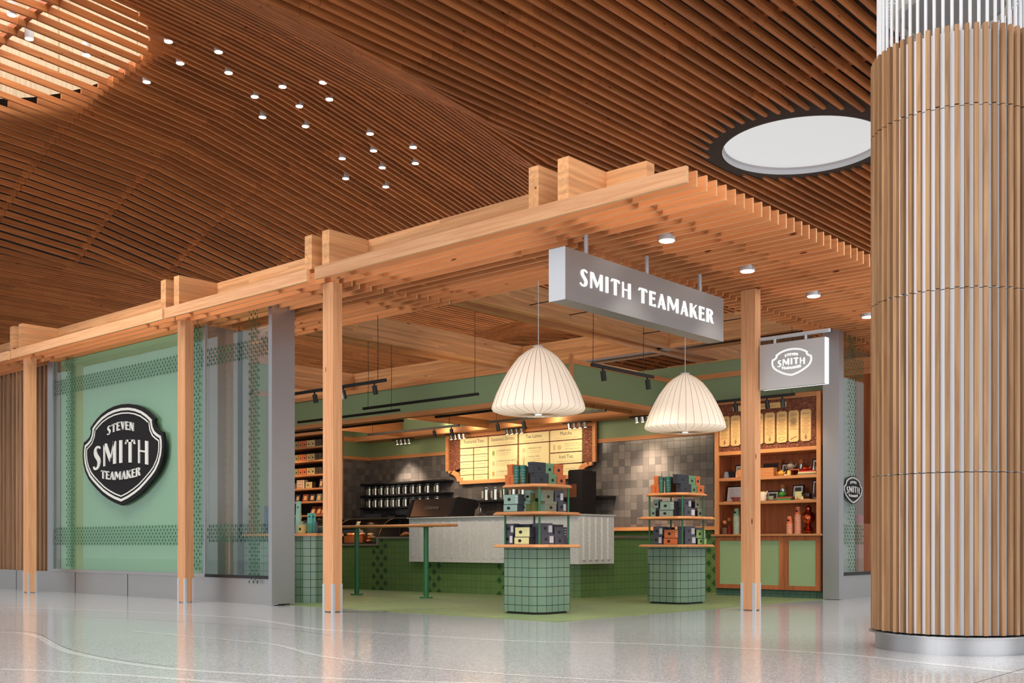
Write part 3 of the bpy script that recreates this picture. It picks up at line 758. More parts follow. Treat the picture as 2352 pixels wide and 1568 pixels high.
mb = MB(); mb.box(8.44, 8.50, 13.285, 13.325, .345, 3.885); solo('mullion', mb, M['steel'], 'slim steel joint between the green and the clear glass', 'mullion')
# weathered wood cladding at far left
mb = MB(); v = 18.05; k = 0
while v < 24:
    d = (0, .05, .02, .05, 0, .035)[k % 6]; w = (.10, .05, .14, .06, .12, .07)[k % 6]
    mb.box(8.56 - d, 8.66, v, v + w - .008, .345, 4.05); v += w; k += 1
struct('wall_left', mb, M['walls'])
mb = MB(); mb.box(8.62, 8.66, 18.0, 24, 0, .345); struct('wall_left', mb, M['steel_h'])
# steel fin at the entrance and the steel-clad return wall seen through the glass
p1 = thing('steel_pillar', 'tall brushed steel pillar at the left edge of the shop entrance', 'pillar', (8.58, 11.69, 0), 'steel pillars of the entrance')
mb = MB(); mb.box(8.40, 8.765, 11.66, 11.735, .008, 4.02); part('cladding', mb, M['steel'], p1)
mb = MB(); mb.box(8.50, 8.68, 11.655, 11.70, 0, .02); part('foot_plate', mb, M['dark'], p1)
mb = MB(); mb.box(8.53, 8.86, 13.32, 13.36, 0, 3.885); mb.box(8.86, 8.99, 13.30, 13.36, 0, 3.885); solo('steel_wall_panel', mb, M['steel'], 'riveted brushed steel wall panels behind the clear glass', 'wall panel')
mb = MB()
for k in range(28): mb.ball((8.80, 13.315, .5 + .12 * k), .006, 6)
o_ = bpy.data.objects[-1] if False else None
solo('rivet_strip', mb, M['black'], 'vertical row of small rivets on the steel panels behind the glass', 'rivets', kind='stuff')
mb = MB(); mb.box(9.0, 9.06, 13.28, 13.36, 0, 3.885); solo('reflection_strip', mb, M['dark'], 'dark brown strip for a reflection in the steel panels behind the glass', 'post')  # the post's reflection in the steel, built as a dark strip
mb = MB(); mb.box(9.06, 9.20, 13.30, 13.36, 0, 3.9); solo('steel_wall_panel', mb, M['steel'], 'narrow brushed steel panel next to the framed green panel', 'wall panel')
pier = thing('green_pier', 'narrow green panel framed in oak, seen through the clear glass', 'wall panel', (9.33, 13.37, 0))
mb = MB(); mb.box(9.22, 9.52, 13.30, 13.44, .0, 3.45); part('panel', mb, M['green'], pier)
for (a, b, z0, z1) in ((9.20, 9.235, 0, 3.45), (9.50, 9.54, 0, 3.0), (9.2, 9.9, 3.45, 3.53), (9.2, 9.62, 2.98, 3.05)):
    mb = MB(); mb.box(a, b, 13.27, 13.30, z0, z1); part('frame_strip', mb, M['oak_z'], pier)
# emblem on the glass
ev, ez, ew, eh = 15.533, 2.180, 1.238, .779
em = thing('shield_emblem', 'large black shield emblem with white lettering on the green glass wall', 'sign', (8.42, ev, ez - eh))
S, rings, words = emblem_polys(ew, eh)
toW = lambda a, b, d: (8.445 - d, ev - a, ez + b)
def shield_solid(S, tw, d0, d1):
    m_ = MB(); A = [tw(a, b, d0) for a, b in S]; B = [tw(a, b, d1) for a, b in S]
    cA, cB = tw(0, 0, d0), tw(0, 0, d1); n_ = len(S)
    for i in range(n_):
        j = (i + 1) % n_; m_.face([cB, B[i], B[j]]); m_.face([A[i], A[j], B[j], B[i]]); m_.face([cA, A[j], A[i]])
    return m_
part('plate', shield_solid(S, toW, 0, .045), M['blackp'], em)
part('outline', extrude(MB(), rings, toW, .045, .052), M['cream'], em, 'white double outline')
part('lettering', extrude(MB(), words, toW, .045, .060), M['cream'], em, 'white raised letters reading STEVEN SMITH TEAMAKER')

# ================================================================== RIGHT SHOP FRONT (plane v = 6.85)
p2 = thing('steel_pillar', 'tall brushed steel pillar at the right edge of the shop, next to the cabinet', 'pillar', (14.8, 6.93, 0), 'steel pillars of the entrance')
mb = MB(); mb.box(14.75, 14.90, 6.81, 7.06, .006, 3.95); part('cladding', mb, M['steel'], p2)
mb = MB(); mb.box(14.91, 22, 6.88, 6.98, 0, .343); struct('wall_front_right', mb, M['steel_h'])
mb = MB(); mb.box(14.91, 16.2, 6.83, 6.92, .343, .39); solo('sill', mb, M['black'], 'black sill under the clear glass at the right, beside the big column', 'sill')
g3 = thing('window_3', 'clear glass pane with green diamond dots at the right edge of the shop', 'window', (15.3, 6.85, .39)); g3['kind'] = 'structure'
mb = MB(); mb.box(14.905, 15.71, 6.85, 6.862, .39, 3.89); part('pane', mb, M['glass'], g3)
mb = dotgrid(14.94, 15.70, .42, 3.88, [(15.13, 15.40)], [(.81, 1.10), (3.285, 3.55)], 'v', 6.8485); part('diamond_dots', mb, M['dot'], g3, 'dark green diamond dots')
mb = MB(); mb.box(14.93, 15.17, 6.99, 7.02, .345, 3.2); solo('wall_panel', mb, M['greenc'], 'green end panel behind the clear glass beside the right steel pillar', 'wall panel')
mb = MB(); mb.box(15.17, 15.68, 6.99, 7.02, .345, 3.3); solo('wall_panel', mb, simple('pale_panel', (170, 166, 156), .5), 'pale panel behind the clear glass at the right edge', 'wall panel')
S2, r2, w2 = emblem_polys(.33, .21)
tw3 = lambda a, b, d: (15.285 + a, 6.848 - d, 1.603 + b)
e3 = thing('shield_emblem', 'small black shield emblem stuck on the clear glass beside the big column', 'sign', (15.285, 6.84, 1.39))
part('plate', shield_solid(S2, tw3, 0, .012), M['blackp'], e3)
part('outline', extrude(MB(), r2, tw3, .012, .015), M['cream'], e3); part('lettering', extrude(MB(), w2, tw3, .012, .016), M['cream'], e3, 'white letters reading STEVEN SMITH TEAMAKER')
# neighbouring shop glimpsed past the glass
mb = MB(); mb.box(18.9, 19.0, 7.2, 12, 0, 3.9); struct('wall_right', mb, M['red_oak_z'])
mb = MB(); mb.box(17.2, 18.2, 7.6, 9.5, 0, 1.15); solo('shop_shelf', mb, M['red_oak_z'], 'brown wooden counter of the neighbouring shop beside the big column', 'counter')
for q in range(3):
    mb = MB(); mb.box(17.25, 17.45, 7.62 + .3 * q, 7.84 + .3 * q, 1.15, 1.15 + (.14, .2, .12)[q]); solo('red_box', mb, card('red', (170, 26, 30)), 'red box on the neighbouring shop counter beside the big column, %s' % ('nearest', 'middle and tallest', 'farthest')[q], 'box', 'red boxes on the neighbouring counter')

# ================================================================== HANGING SIGNS
sg = thing('hanging_sign', 'long brushed metal sign with lit white lettering hung under the canopy', 'sign', (9.55, 6.57, 3.16))
mb = MB(); mb.box(8.076, 11.01, 6.503, 6.70, 3.16, 3.663); part('body', mb, M['signm'], sg)
mb = MB(); mb.box(8.070, 8.0765, 6.50, 6.703, 3.157, 3.666); part('end_cap', mb, M['alu'], sg, 'pale aluminium end face')
twS = lambda a, b, d: (a, 6.503 - d, b)
pol = word_polys('SMITH', 8.305, 9.152, 3.335, .158, .16) + word_polys('TEAMAKER', 9.292, 10.785, 3.335, .153, .13)
part('lettering', extrude(MB(), pol, twS, 0, .006), M['lit'], sg, 'glowing white letters reading SMITH TEAMAKER')
for u in (8.53, 9.59, 10.65):
    mb = MB(); mb.cyl(u, 6.6, 3.663, 3.889, .022, 12); part('hanger', mb, M['alu'], sg, smooth=True)
bs = thing('projecting_sign', 'small rectangular sign with glowing edges projecting from the right post', 'sign', (11.77, 6.03, 2.68))
mb = MB(); mb.box(11.745, 11.80, 5.60, 6.44, 2.668, 3.21); part('face_panel', mb, M['signm_y'], bs)
mb = MB(); mb.box(11.755, 11.835, 5.59, 6.43, 2.672, 3.206); mb.box(11.80, 11.84, 5.595, 6.425, 2.67, 3.20); part('lit_edge', mb, M['edge'], bs, 'glowing white edge')
S4, r4, w4 = emblem_polys(.26, .162, (.0, .03, .085, .105))
tw4 = lambda a, b, d: (11.745 - d, vU(1818, 11.745) - a, 2.962 + b)
part('emblem', extrude(MB(), r4 + w4, tw4, 0, .003), M['lit'], bs, 'glowing shield outline and letters reading STEVEN SMITH TEAMAKER')
mb = MB(); mb.tube([(11.775, 6.452, 3.285), (11.775, 5.55, 3.285)], .022, 12)
for v in (5.85, 6.25): mb.cyl(11.775, v, 3.20, 3.28, .017, 10)
part('pole', mb, M['alu'], bs, smooth=True)
light('POINT', 'sign_glow', (11.9, 6.0, 2.9), 4, (.95, .97, 1), shadow_soft_size=.1)

# ================================================================== SHOP SHELL
UB, UU, VS = 15.5, 15.07, 17.94                 # back wall, upper back wall, side wall
mb = MB(); mb.box(UB, UB + .15, 8.9, VS, 0, 1.07); struct('wall_back', mb, M['ctile'])
mb = MB(); mb.box(UB, UB + .15, 8.9, VS, 1.07, 2.62); struct('wall_back', mb, M['ztile'])
mb = MB(); mb.box(UB, UB + .15, 8.9, VS, 2.62, 3.0); struct('wall_back', mb, M['green'])
mb = MB(); mb.box(UU, UU + .1, 7.0, VS, 3.02, 3.73); struct('wall_back', mb, M['green'])
mb = MB(); mb.box(UU + .0, UB + .2, 7.0, VS, 3.0, 3.02); struct('ceiling', mb, M['oak_y'], 'wooden soffit over the menu wall')
mb = MB(); mb.box(15.15, UB, VS, VS + .15, 0, 1.07); struct('wall_side', mb, M['ctile'])
mb = MB(); mb.box(15.15, UB, VS, VS + .15, 1.07, 2.62); struct('wall_side', mb, M['ztile'])
mb = MB(); mb.box(15.15, UB, VS, VS + .15, 2.62, 3.6); struct('wall_side', mb, M['green'])
def tbox(n_, a, mat): mb_ = MB(); mb_.box(*a); struct('trim_%d' % n_, mb_, mat)
tbox(30, (UB - .03, UB, 8.92, VS, 2.62, 2.69), M['oak_y']); tbox(31, (14.745, UB - .03, VS - .03, VS, 2.62, 2.69), M['oak_x'])
tbox(32, (UU - .02, UU, 7.0, VS - .02, 3.0, 3.10), M['oak_y']); tbox(33, (14.745, UU, VS - .02, VS, 3.0, 3.10), M['oak_x'])
tbox(34, (UB - .10, UB, 8.95, VS, 1.04, 1.10), M['oak_y'])
tbox(35, (UU - .015, UU, 7.0, 9.95, 3.46, 3.54), M['oak_y'])
tbox(36, (UU - .01, UU + .11, 6.98, 9.95, 3.73, 3.745), M['oak_y'])
for a_, m_ in (((14.745, 15.15, VS - .012, VS, 0, 1.07), 'ctile'), ((14.745, 15.15, VS - .012, VS, 1.07, 2.62), 'ztile'), ((14.745, 15.15, VS - .012, VS, 2.62, 3.6), 'green')):
    mb = MB(); mb.box(*a_); struct('wall_side', mb, M[m_])
# hanging green bulkhead over the counter
BU, BV = 12.5, 9.95
mb = MB(); mb.box(BU, BU + .12, BV, 21, 3.04, 3.48); mb.box(BU + .12, UU, BV, BV + .12, 3.04, 3.48); struct('wall_bulkhead', mb, M['green'])
mb = MB(); mb.box(BU - .015, BU + .13, BV - .015, 21, 3.48, 3.55); struct('trim_37', mb, M['oak_y'])
mb = MB(); mb.box(BU + .13, UU, BV - .015, BV + .13, 3.48, 3.55); struct('trim_38', mb, M['oak_x'])
mb = MB(); mb.box(BU - .015, BU + .13, BV - .015, 21, 2.96, 3.04); struct('trim_39', mb, M['oak_y'])
mb = MB(); mb.box(BU + .13, UU, BV - .015, BV + .13, 2.96, 3.04); struct('trim_40', mb, M['oak_x'])
mb = MB(); mb.box(BU - .03, BU + .02, BV - .03, BV + .02, 3.04, 3.62); struct('trim_41', mb, M['oak_z'])
for px, lab in ((923, 'leftmost of the four under the green bulkhead'), (1122, 'second from the left under the green bulkhead'), (1205, 'third, right behind the large hanging lamp'), (1452, 'rightmost, between the two hanging lamps')):
    v = vU(px, 15.05); mb = MB(); mb.box(BU + .13, UU - .02, v, v + .05, 3.02, 3.38)
    solo('soffit_baffle', mb, M['oak_x'], 'wide oak board on edge spanning the counter, ' + lab, 'beam', 'oak boards under the bulkhead')
tbox(42, (14.0, 14.08, BV + .13, VS - .1, 3.37, 3.42), M['oak_y'])
# tile strip wall between counter and cabinet, with its diamond tiles
mb = MB()
for r_ in range(10):
    for c_ in range(8):
        if (r_ + c_) % 2: continue
        v, z = 9.0 + .108 * c_, .055 + .1085 * r_; mb.face([(UB - .002, v, z - .054), (UB - .002, v - .054, z), (UB - .002, v, z + .054), (UB - .002, v + .054, z)])
struct('trim_43', mb, M['dia'])

# black track lights
def track(label, p, q, heads, cables, z=3.0, top=4.08):
    t = thing('track_light', label, 'track light', ((p[0] + q[0]) / 2, (p[1] + q[1]) / 2, z), 'black track lights')
    mb = MB(); mb.bar((*p, z + .0), (*q, z + .0), .036, .04); part('rail', mb, M['black'], t)
    for f in heads:
        x, y = p[0] + (q[0] - p[0]) * f, p[1] + (q[1] - p[1]) * f
        mb = MB(); mb.box(x - .008, x + .008, y - .008, y + .008, z - .07, z - .02); mb.tube([(x, y, z - .05), (x + .03, y, z - .17)], .034, 12); h = part('spot_head', mb, M['black'], t)
    for f in cables:
        x, y = p[0] + (q[0] - p[0]) * f, p[1] + (q[1] - p[1]) * f
        mb = MB(); mb.tube([(x, y, z + .02), (x + .006, y, (z + top) / 2), (x, y, top)], .004, 6); part('cable', mb, M['black'], t)
    return t
track('black track light with three spots high at the left, behind the entrance post', (9.652, 13.2), (9.652, 10.85), (.35, .62, .9), (.93,), 3.0, 3.8895)
track('long black track light hanging in front of the green bulkhead, left of the large lamp', (11.45, 13.42), (11.45, 10.85), (), (.047,), 3.0, 4.082)
mb = MB(); mb.tube([(11.45, 10.92, 3.02), (11.453, 10.92, 3.6), (11.45, 10.92, 4.2), (11.45, 10.447, 4.3)], .004, 6); part('cable', mb, M['black'], [o for o in C.objects if o.name.startswith('track_light')][-1])
track('black track light close below the long one, with a loose cable at its right end', (11.95, 15.8), (11.95, 13.1), (), (.926,), 3.0, 4.082)
track('black track light with two small spots under the oak boards, left', (13.93, 16.18), (13.93, 13.68), (.74, .92), (.05, .9), 2.955, 3.37)
track('black track light under the oak boards behind the large hanging lamp', (13.93, 12.89), (13.93, 10.38), (.06, .3), (.05, .9), 2.955, 3.37)
track('thin black rail just under the bulkhead trim, left one', (12.605, 17.0), (12.605, 13.72), (), (.05, .95), 2.93, 2.96)
track('thin black rail just under the bulkhead trim, right one', (12.605, 12.93), (12.605, 10.9), (), (.05, .95), 2.93, 2.96)
track('black track light with two spots hanging right of the large lamp', (10.5, 8.04), (11.83, 8.04), (.17, .9), (.02, .83), 3.0, 4.19)
track('black track light with four spots in front of the timeline cabinet', (14.40, 8.72), (14.40, 7.33), (.08, .3, .68, .86), (.55, .97), 2.98, 4.19)
for u_, w_ in ((10.527, 'above the left end of the right track light'), (11.604, 'above the right end of the right track light'), (12.5, 'carrying the smaller lamp'), (14.4, 'above the cabinet track light')):
    mb = MB(); mb.tube([(u_, 6.90, 4.2), (u_, 9.985, 4.2)], .007, 8); solo('suspension_rod', mb, M['black'], 'thin rod spanning between the roof beams, ' + w_, 'rod', 'suspension rods')
# four-lamp fixtures under the wooden soffit
mroot = None
for k, px in enumerate((925, 1050, 1180, 1325, 1482)):
    v = vU(px, 15.27); x = 15.27
    if mroot is None:
        mroot = thing('spot_cluster', 'row of four small lamps under the wooden soffit, leftmost, above the black jar shelves', 'ceiling light', (x, v, 2.90), 'four-lamp fixtures under the soffit')
        mb = MB(); mb.box(x - .05, x + .05, v - .30, v + .30, 2.985, 2.999); part('plate', mb, M['black'], mroot)
        for q in range(4):
            y = v - .18 + .12 * q; mb = MB(); mb.tube([(x, y, 2.99), (x + .02, y, 2.90)], .034, 12); h = part('lamp', mb, M['chrome'], mroot)
            mb = MB(); mb.tube([(x + .02, y, 2.8995), (x + .0205, y, 2.898)], .028, 12); part('lens', mb, M['warmlens'], h, 'glowing lens')
    else:
        dup(mroot, (x, v, 2.90), 'row of four lamps under the soffit, ' + ['', 'above the left edge of the menu board', 'above the middle of the menu board', 'above the right part of the menu board', 'above the grey tiles right of the menu'][k])
    light('SPOT', 'wall_washer', (14.95, v, 2.94), 230 if k in (0, 4) else 7, (1, .80, .58), (15.5, v, 1.2 if k in (0, 4) else 2.2), spot_size=1.25, spot_blend=.9, shadow_soft_size=.05)

for y_ in (12.3, 13.3, 14.3, 15.1): light('AREA', 'menu_light', (14.7, y_, 2.93), 2.6, (1, .84, .62), (15.45, y_, 2.35), shape='RECTANGLE', size=.1, size_y=.8, spread=2.4)
# ================================================================== MENU BOARD
mn = thing('menu_board', 'large cork menu board in a shaped oak frame lit from above', 'menu board', (15.44, 13.6, 2.0))
V0, V1 = 15.50, 11.70
def menu_outline(k):
    a, b = V0 - k, V1 + k; z1 = 3.0 - k; L = [(a, z1), (a, 2.28 - k * .0)]
    L += [(a - .075, 2.28), (a - .085, 2.22)] + [(a - .085 - .24 * math.sin(t), 2.06 + k + .16 * math.cos(t)) for t in [i * math.pi / 2 / 6 for i in range(1, 7)]] + [(a - .40, 2.06 + k), (a - .40, 2.0 + k)]
    Rr = [(a + b - v, z) for v, z in L][::-1]
    return L + Rr
O, I_ = menu_outline(0), menu_outline(.07)
mb = MB()
for q in ring_polys(O, I_): extrude(mb, [q], lambda a, b, d: (15.44 - d, a, b), 0, .05)
part('frame', mb, M['oak_y'], mn)
mb = MB()
cen = (sum(p[0] for p in I_) / len(I_), 2.6)
P3 = [(15.43, p[0], p[1]) for p in I_]
for i in range(len(P3)): mb.face([(15.43, cen[0], cen[1]), P3[i], P3[(i + 1) % len(P3)]])
P4_ = [(15.46, p[0], p[1]) for p in O]
for i in range(len(P4_)): mb.face([(15.46, cen[0], cen[1]), P4_[(i + 1) % len(P4_)], P4_[i]])
part('cork_backing', mb, M['cork'], mn)
def mtext(txt, v, z, size, mat, parent, u=15.404, align='CENTER', sp=1.0):
    m_ = text_mb(txt, size, lambda x, y, d: (u, v - x, z + y), 0, align, sp)
    return part('lettering', m_, mat, parent)
def mpanel(x0, x1, z0, z1):
    v0, v1 = vU(x0, 15.41), vU(x1, 15.41); mb_ = MB(); mb_.box(15.405, 15.432, v1, v0, z0, z1)
    for (vv, zz) in ((v0 - .03, z1 - .03), (v1 + .03, z1 - .03)): pass
    return part('menu_panel', mb_, M['menu'], mn), v0, v1
heads = [('Featured Teas', 1057.5, 1120.6), ('Seasonal Drinks', 1123, 1188.5), ('Tea Lattes', 1192.4, 1260.9), ('Matcha', 1264, 1337)]
for t_, x0, x1 in heads:
    p, v0, v1 = mpanel(x0, x1, 2.72, 2.905); c_ = (v0 + v1) / 2
    mtext(t_, c_, 2.835, .095, M['ink'], p); mtext('prepared hot or iced  |  12oz $4.50  16oz $5.00', c_, 2.755, .026, M['inkl'], p)
items = [['JASMINE NECTAR', 'JASMINE SILVER TIP', 'LORD BERGAMOT', 'MEADOW', 'FEZ'], ['ROSE CITY', 'ROSE CITY GENMAICHA', 'PORTLAND BREAKFAST', 'PEPPERMINT LEAVES', 'GOLDEN LIGHT']]
for c_, (x0, x1) in enumerate(((1057.5, 1087), (1089.5, 1120.6))):
    for r_ in range(5):
        zt_ = 2.70 - .132 * r_; p, v0, v1 = mpanel(x0, x1, zt_ - .12, zt_); m_ = (v0 + v1) / 2
        mtext(items[c_][r_], v0 - .05, zt_ - .05, .026, M['ink'], p, align='LEFT'); mtext('bright floral notes with a soft finish', v0 - .05, zt_ - .09, .018, M['inkl'], p, align='LEFT')
for (x0, x1, its) in ((1123, 1188.5, ('RASPBERRY BEAST', 'JASMINE NECTAR SPRITZ', 'GOLDEN HOUR')), (1192.4, 1260.9, ('BERGAMOT FOG', 'MASALA CHAI', 'MEADOW OAT'))):
    p, v0, v1 = mpanel(x0, x1, 2.04, 2.70); m_ = (v0 + v1) / 2
    for k, tt in enumerate(its):
        z = 2.61 - (.20 if len(its) == 3 and x0 < 1150 else .155) * k
        mtext(tt, v0 - .24, z, .042, M['ink'], p, align='LEFT'); mtext('fresh cold matcha lime topped', v0 - .24, z - .045, .026, M['inkl'], p, align='LEFT'); mtext('with a silky raspberry foam', v0 - .24, z - .078, .026, M['inkl'], p, align='LEFT')
        mb = MB(); mb.box(15.4035, 15.405, v0 - .208, v0 - .204, z - .09, z + .02); part('rule', mb, M['inkl'], p)
        mb = MB()
        if x0 < 1150: mb.box(15.4025, 15.405, v0 - .15, v0 - .10, z - .08, z + (.0)); part('drink_drawing', mb, simple('drink_%d' % k, ((122, 150, 60), (190, 180, 140), (216, 150, 60))[k], .6), p)
        else:
            mb.tube([(15.402, v0 - .125, z - .03), (15.405, v0 - .125, z - .03)], .04, 16); part('drink_drawing', mb, simple('cup_%d' % k, (214, 184, 140), .6), p)
p, v0, v1 = mpanel(1264, 1337, 2.50, 2.70); mtext('Japanese matcha whisked to perfection', v0 - .36, 2.645, .033, M['inkl'], p, align='LEFT'); mtext('topped with milk of your choice.', v0 - .36, 2.605, .033, M['inkl'], p, align='LEFT'); mtext('make it a Ginger Matcha Latte', v0 - .36, 2.55, .028, M['ink'], p, align='LEFT')
mb = MB(); mb.tube([(15.402, v0 - .22, 2.585), (15.405, v0 - .22, 2.585)], .045, 16); mb.box(15.402, 15.405, v0 - .12, v0 - .08, 2.54, 2.64); part('drink_drawing', mb, simple('whisk', (206, 182, 128), .6), p)
p, v0, v1 = mpanel(1264, 1337, 2.29, 2.48); m_ = (v0 + v1) / 2; mtext('Iced Tea', m_, 2.41, .095, M['ink'], p); mtext('unsweetened iced tea  |  16oz $4.00', m_, 2.325, .028, M['inkl'], p)
p, v0, v1 = mpanel(1264, 1337, 2.06, 2.27); m_ = (v0 + v1) / 2; mtext('Choose from a rotating selection', m_, 2.19, .033, M['inkl'], p); mtext('of black, green or herbal iced teas', m_, 2.145, .033, M['inkl'], p)

# ================================================================== COUNTERS
# pastry counter and service counter fronts
ct = thing('service_counter', 'long counter faced in dark green square tiles with diamond columns', 'counter', (13.6, 12.5, 0))
prof = [(12.55, 10.07), (12.70, 9.93), (15.42, 9.93), (15.42, 10.5), (13.2, 10.5), (13.2, 17.8), (12.55, 17.8)]
mb = MB(); mb.prism([(12.55, 10.07), (12.70, 9.93), (13.40, 9.93), (13.40, 10.55), (13.15, 10.55), (13.15, 13.46), (12.55, 13.46)], 0, .508); mb.prism([(13.40, 9.93), (15.38, 9.93), (15.38, 10.55), (13.40, 10.55)], 0, .90); mb.prism([(12.55, 13.46), (13.15, 13.46), (13.15, 14.30), (12.55, 14.30)], 0, .90); part('tile_front', mb, M['ctile'], ct)
mb = MB(); mb.box(12.55, 13.15, 14.30, 17.9, 0, .78); part('tile_front', mb, M['ctile'], ct)
mb = MB(); mb.box(12.52, 13.15, 13.46, 14.33, .901, .935); mb.box(12.52, 13.15, 14.27, 17.9, .781, .81); mb.box(12.52, 12.56, 14.27, 14.33, .81, .90); mb.box(13.40, 15.38, 9.90, 10.55, .90, .935)
part('metal_edge', mb, M['steel_h'], ct, 'pale metal edge')
mb = MB()
def diamonds_u(px0, px1, u, zs):
    v0, v1 = vU(px0, u), vU(px1, u); n = max(1, round((v0 - v1) / .108)); w = (v0 - v1) / n
    for r_ in range(zs):
        for c_ in range(n):
            if (r_ + c_) % 2: continue
            v, z = v0 - w * (c_ + .5), .02 + .108 * r_
            mb.face([(u - .003, v, z - .056), (u - .003, v + .056, z), (u - .003, v, z + .056), (u - .003, v - .056, z)][::-1])
diamonds_u(854, 890, 12.55, 9); diamonds_u(981, 1014, 12.55, 5); diamonds_u(1141, 1165, 12.55, 5)
part('diamond_tiles', mb, M['dia'], ct, 'darker green diamond tiles')
wc = thing('counter_panel', 'pale grey speckled fluted counter box over the green tile base', 'counter', (12.9, 11.6, .51))
mb = MB(); mb.box(12.47, 13.34, 9.785, 13.43, .51, 1.245); part('body', mb, M['gfrc'], wc)
mb = MB(); mb.box(12.43, 13.36, 9.765, 13.45, 1.235, 1.25); part('top', mb, M['gfrc'], wc)
v = 13.30
while v > 9.95:
    mb = MB(); mb.hexa([(12.471, v, .56), (12.471, v + .09, .56), (12.466, v + .075, .585), (12.466, v + .015, .585), (12.471, v, 1.20), (12.471, v + .09, 1.20), (12.466, v + .075, 1.18), (12.466, v + .015, 1.18)]); part('flute', mb, M['gfrc'], wc); v -= .185
u = 12.56
while u < 13.25:
    mb = MB(); mb.hexa([(u, 9.785, .57), (u + .075, 9.785, .57), (u + .06, 9.765, .57), (u + .015, 9.765, .57), (u, 9.785, 1.20), (u + .075, 9.785, 1.20), (u + .06, 9.765, 1.20), (u + .015, 9.765, 1.20)]); part('flute', mb, M['gfrc'], wc); u += .15
# pastry display case
pc = thing('pastry_case', 'curved glass pastry display case set into the counter left of the white panel', 'display case', (12.9, 15.2, .81))
mb = MB(); mb.box(12.6, 13.15, 14.36, 17.0, .811, .83); part('floor_tray', mb, M['dark'], pc)
arc = [(12.62 + .42 * (1 - math.cos(t)), .83 + .43 * math.sin(t)) for t in [i * math.pi / 2 / 8 for i in range(9)]]
mb = MB()
for i in range(8):
    (a, z0), (b, z1) = arc[i], arc[i + 1]; mb.face([(a, 16.9, z0), (a, 14.4, z0), (b, 14.4, z1), (b, 16.9, z1)])
part('curved_glass', mb, M['glass'], pc)
for y in (14.38, 15.6, 16.9):
    mb = MB(); mb.tube([(a, y, z) for a, z in arc], .016, 8); mb.tube([(13.04, y, 1.26), (13.14, y, 1.26), (13.14, y, .83)], .014, 8); part('rib', mb, simple('bronze', (92, 62, 40), .4, .6), pc, 'bronze frame rib')
mb = MB(); mb.box(13.155, 13.17, 13.95, 16.9, .83, 1.26); part('back_panel', mb, M['dark'], pc)
mb = MB(); mb.box(13.0, 13.14, 14.0, 16.9, 1.26, 1.285); part('top_panel', mb, simple('case_top', (84, 74, 56), .4), pc)
light('AREA', 'case_lamp', (12.92, 15.2, 1.22), 5, (1, .62, .34), (12.9, 15.2, .8), shape='RECTANGLE', size=.1, size_y=1.6)
brn = simple('pastry_crust', (196, 116, 54), .6, var=.2); brn2 = simple('pastry_pale', (216, 160, 96), .6, var=.15)
for k, (px, y0, n_, lab) in enumerate(((803, 0, 1, 'leftmost, on the upper tray'), (814, 0, 1, 'second from the left, on the upper tray'), (832, 0, 0, 'half hidden behind the left table leg'))):
    v = vU(px, 12.85); mb = MB()
    mb.tube([(12.85 + .035 * math.cos(a), v + .035 * math.sin(a), .985) for a in [i * math.pi / 5 for i in range(11)]], .024, 8, False); solo('bagel', mb, (brn, brn2, brn)[k], 'round bagel in the pastry case, ' + lab, 'pastry', 'bagels', True)
mb = MB(); mb.box(12.78, 12.95, vU(840, 12.85), vU(797, 12.85), .831, .958); solo('tray', mb, simple('tray_wood', (150, 84, 44), .6), 'low brown tray carrying the bagels in the pastry case', 'tray')
for k, (z, r, lab) in enumerate(((.865, .075, 'lowest'), (.925, .07, 'middle'), (.98, .066, 'topmost'))):
    v = vU(852, 12.85); mb = MB(); mb.ball((12.85, v + (.01, -.01, 0)[k], z), r, 14, 1, 1.1, .42); solo('scone', mb, (brn, brn, brn2)[k], 'big golden scone at the right end of the pastry case, %s of three stacked' % lab, 'pastry', 'stacked scones', True)
mb = MB(); mb.tube([(12.95, 13.92 + .05 * k, .976 + .012 * math.sin(k * .9)) for k in range(6)], [.008, .028, .038, .036, .026, .008], 10); solo('croissant', mb, brn, 'croissant lying just right of the curved case rib', 'pastry', smooth=True)
mb = MB(); mb.hexa([(12.78, 16.05, .83), (12.80, 16.05, .83), (12.80, 15.93, .83), (12.78, 15.93, .83), (12.81, 16.05, .97), (12.82, 16.05, .97), (12.82, 15.98, .99), (12.81, 15.98, .99)]); solo('price_card', mb, M['white'], 'white folded price card at the left of the pastry case, beside the post', 'card')
# card reader tablet on the counter
tb = thing('payment_tablet', 'white payment tablet standing at the left end of the white counter', 'tablet', (12.8, 13.6, .936))
mb = MB(); mb.box(12.78, 12.9, 13.465, 13.58, .936, 1.10); part('base', mb, M['white'], tb)
mb = MB(); mb.hexa([(12.74, 13.46, 1.09), (12.76, 13.46, 1.08), (12.76, 13.74, 1.08), (12.74, 13.74, 1.09), (12.9, 13.46, 1.16), (12.92, 13.46, 1.15), (12.92, 13.74, 1.15), (12.9, 13.74, 1.16)]); part('screen', mb, M['white'], tb)
mb = MB()
for r_ in (.022,): extrude(mb, ring_polys([(r_ * .8 * math.cos(a), r_ * 1.2 * math.sin(a)) for a in [i * math.pi / 6 for i in range(12)]], [(r_ * .45 * math.cos(a), r_ * .8 * math.sin(a)) for a in [i * math.pi / 6 for i in range(12)]]), lambda a, b, d: (12.78 - d, 13.52 + a, 1.0 + b), 0, .001)
part('logo', mb, M['black'], tb)
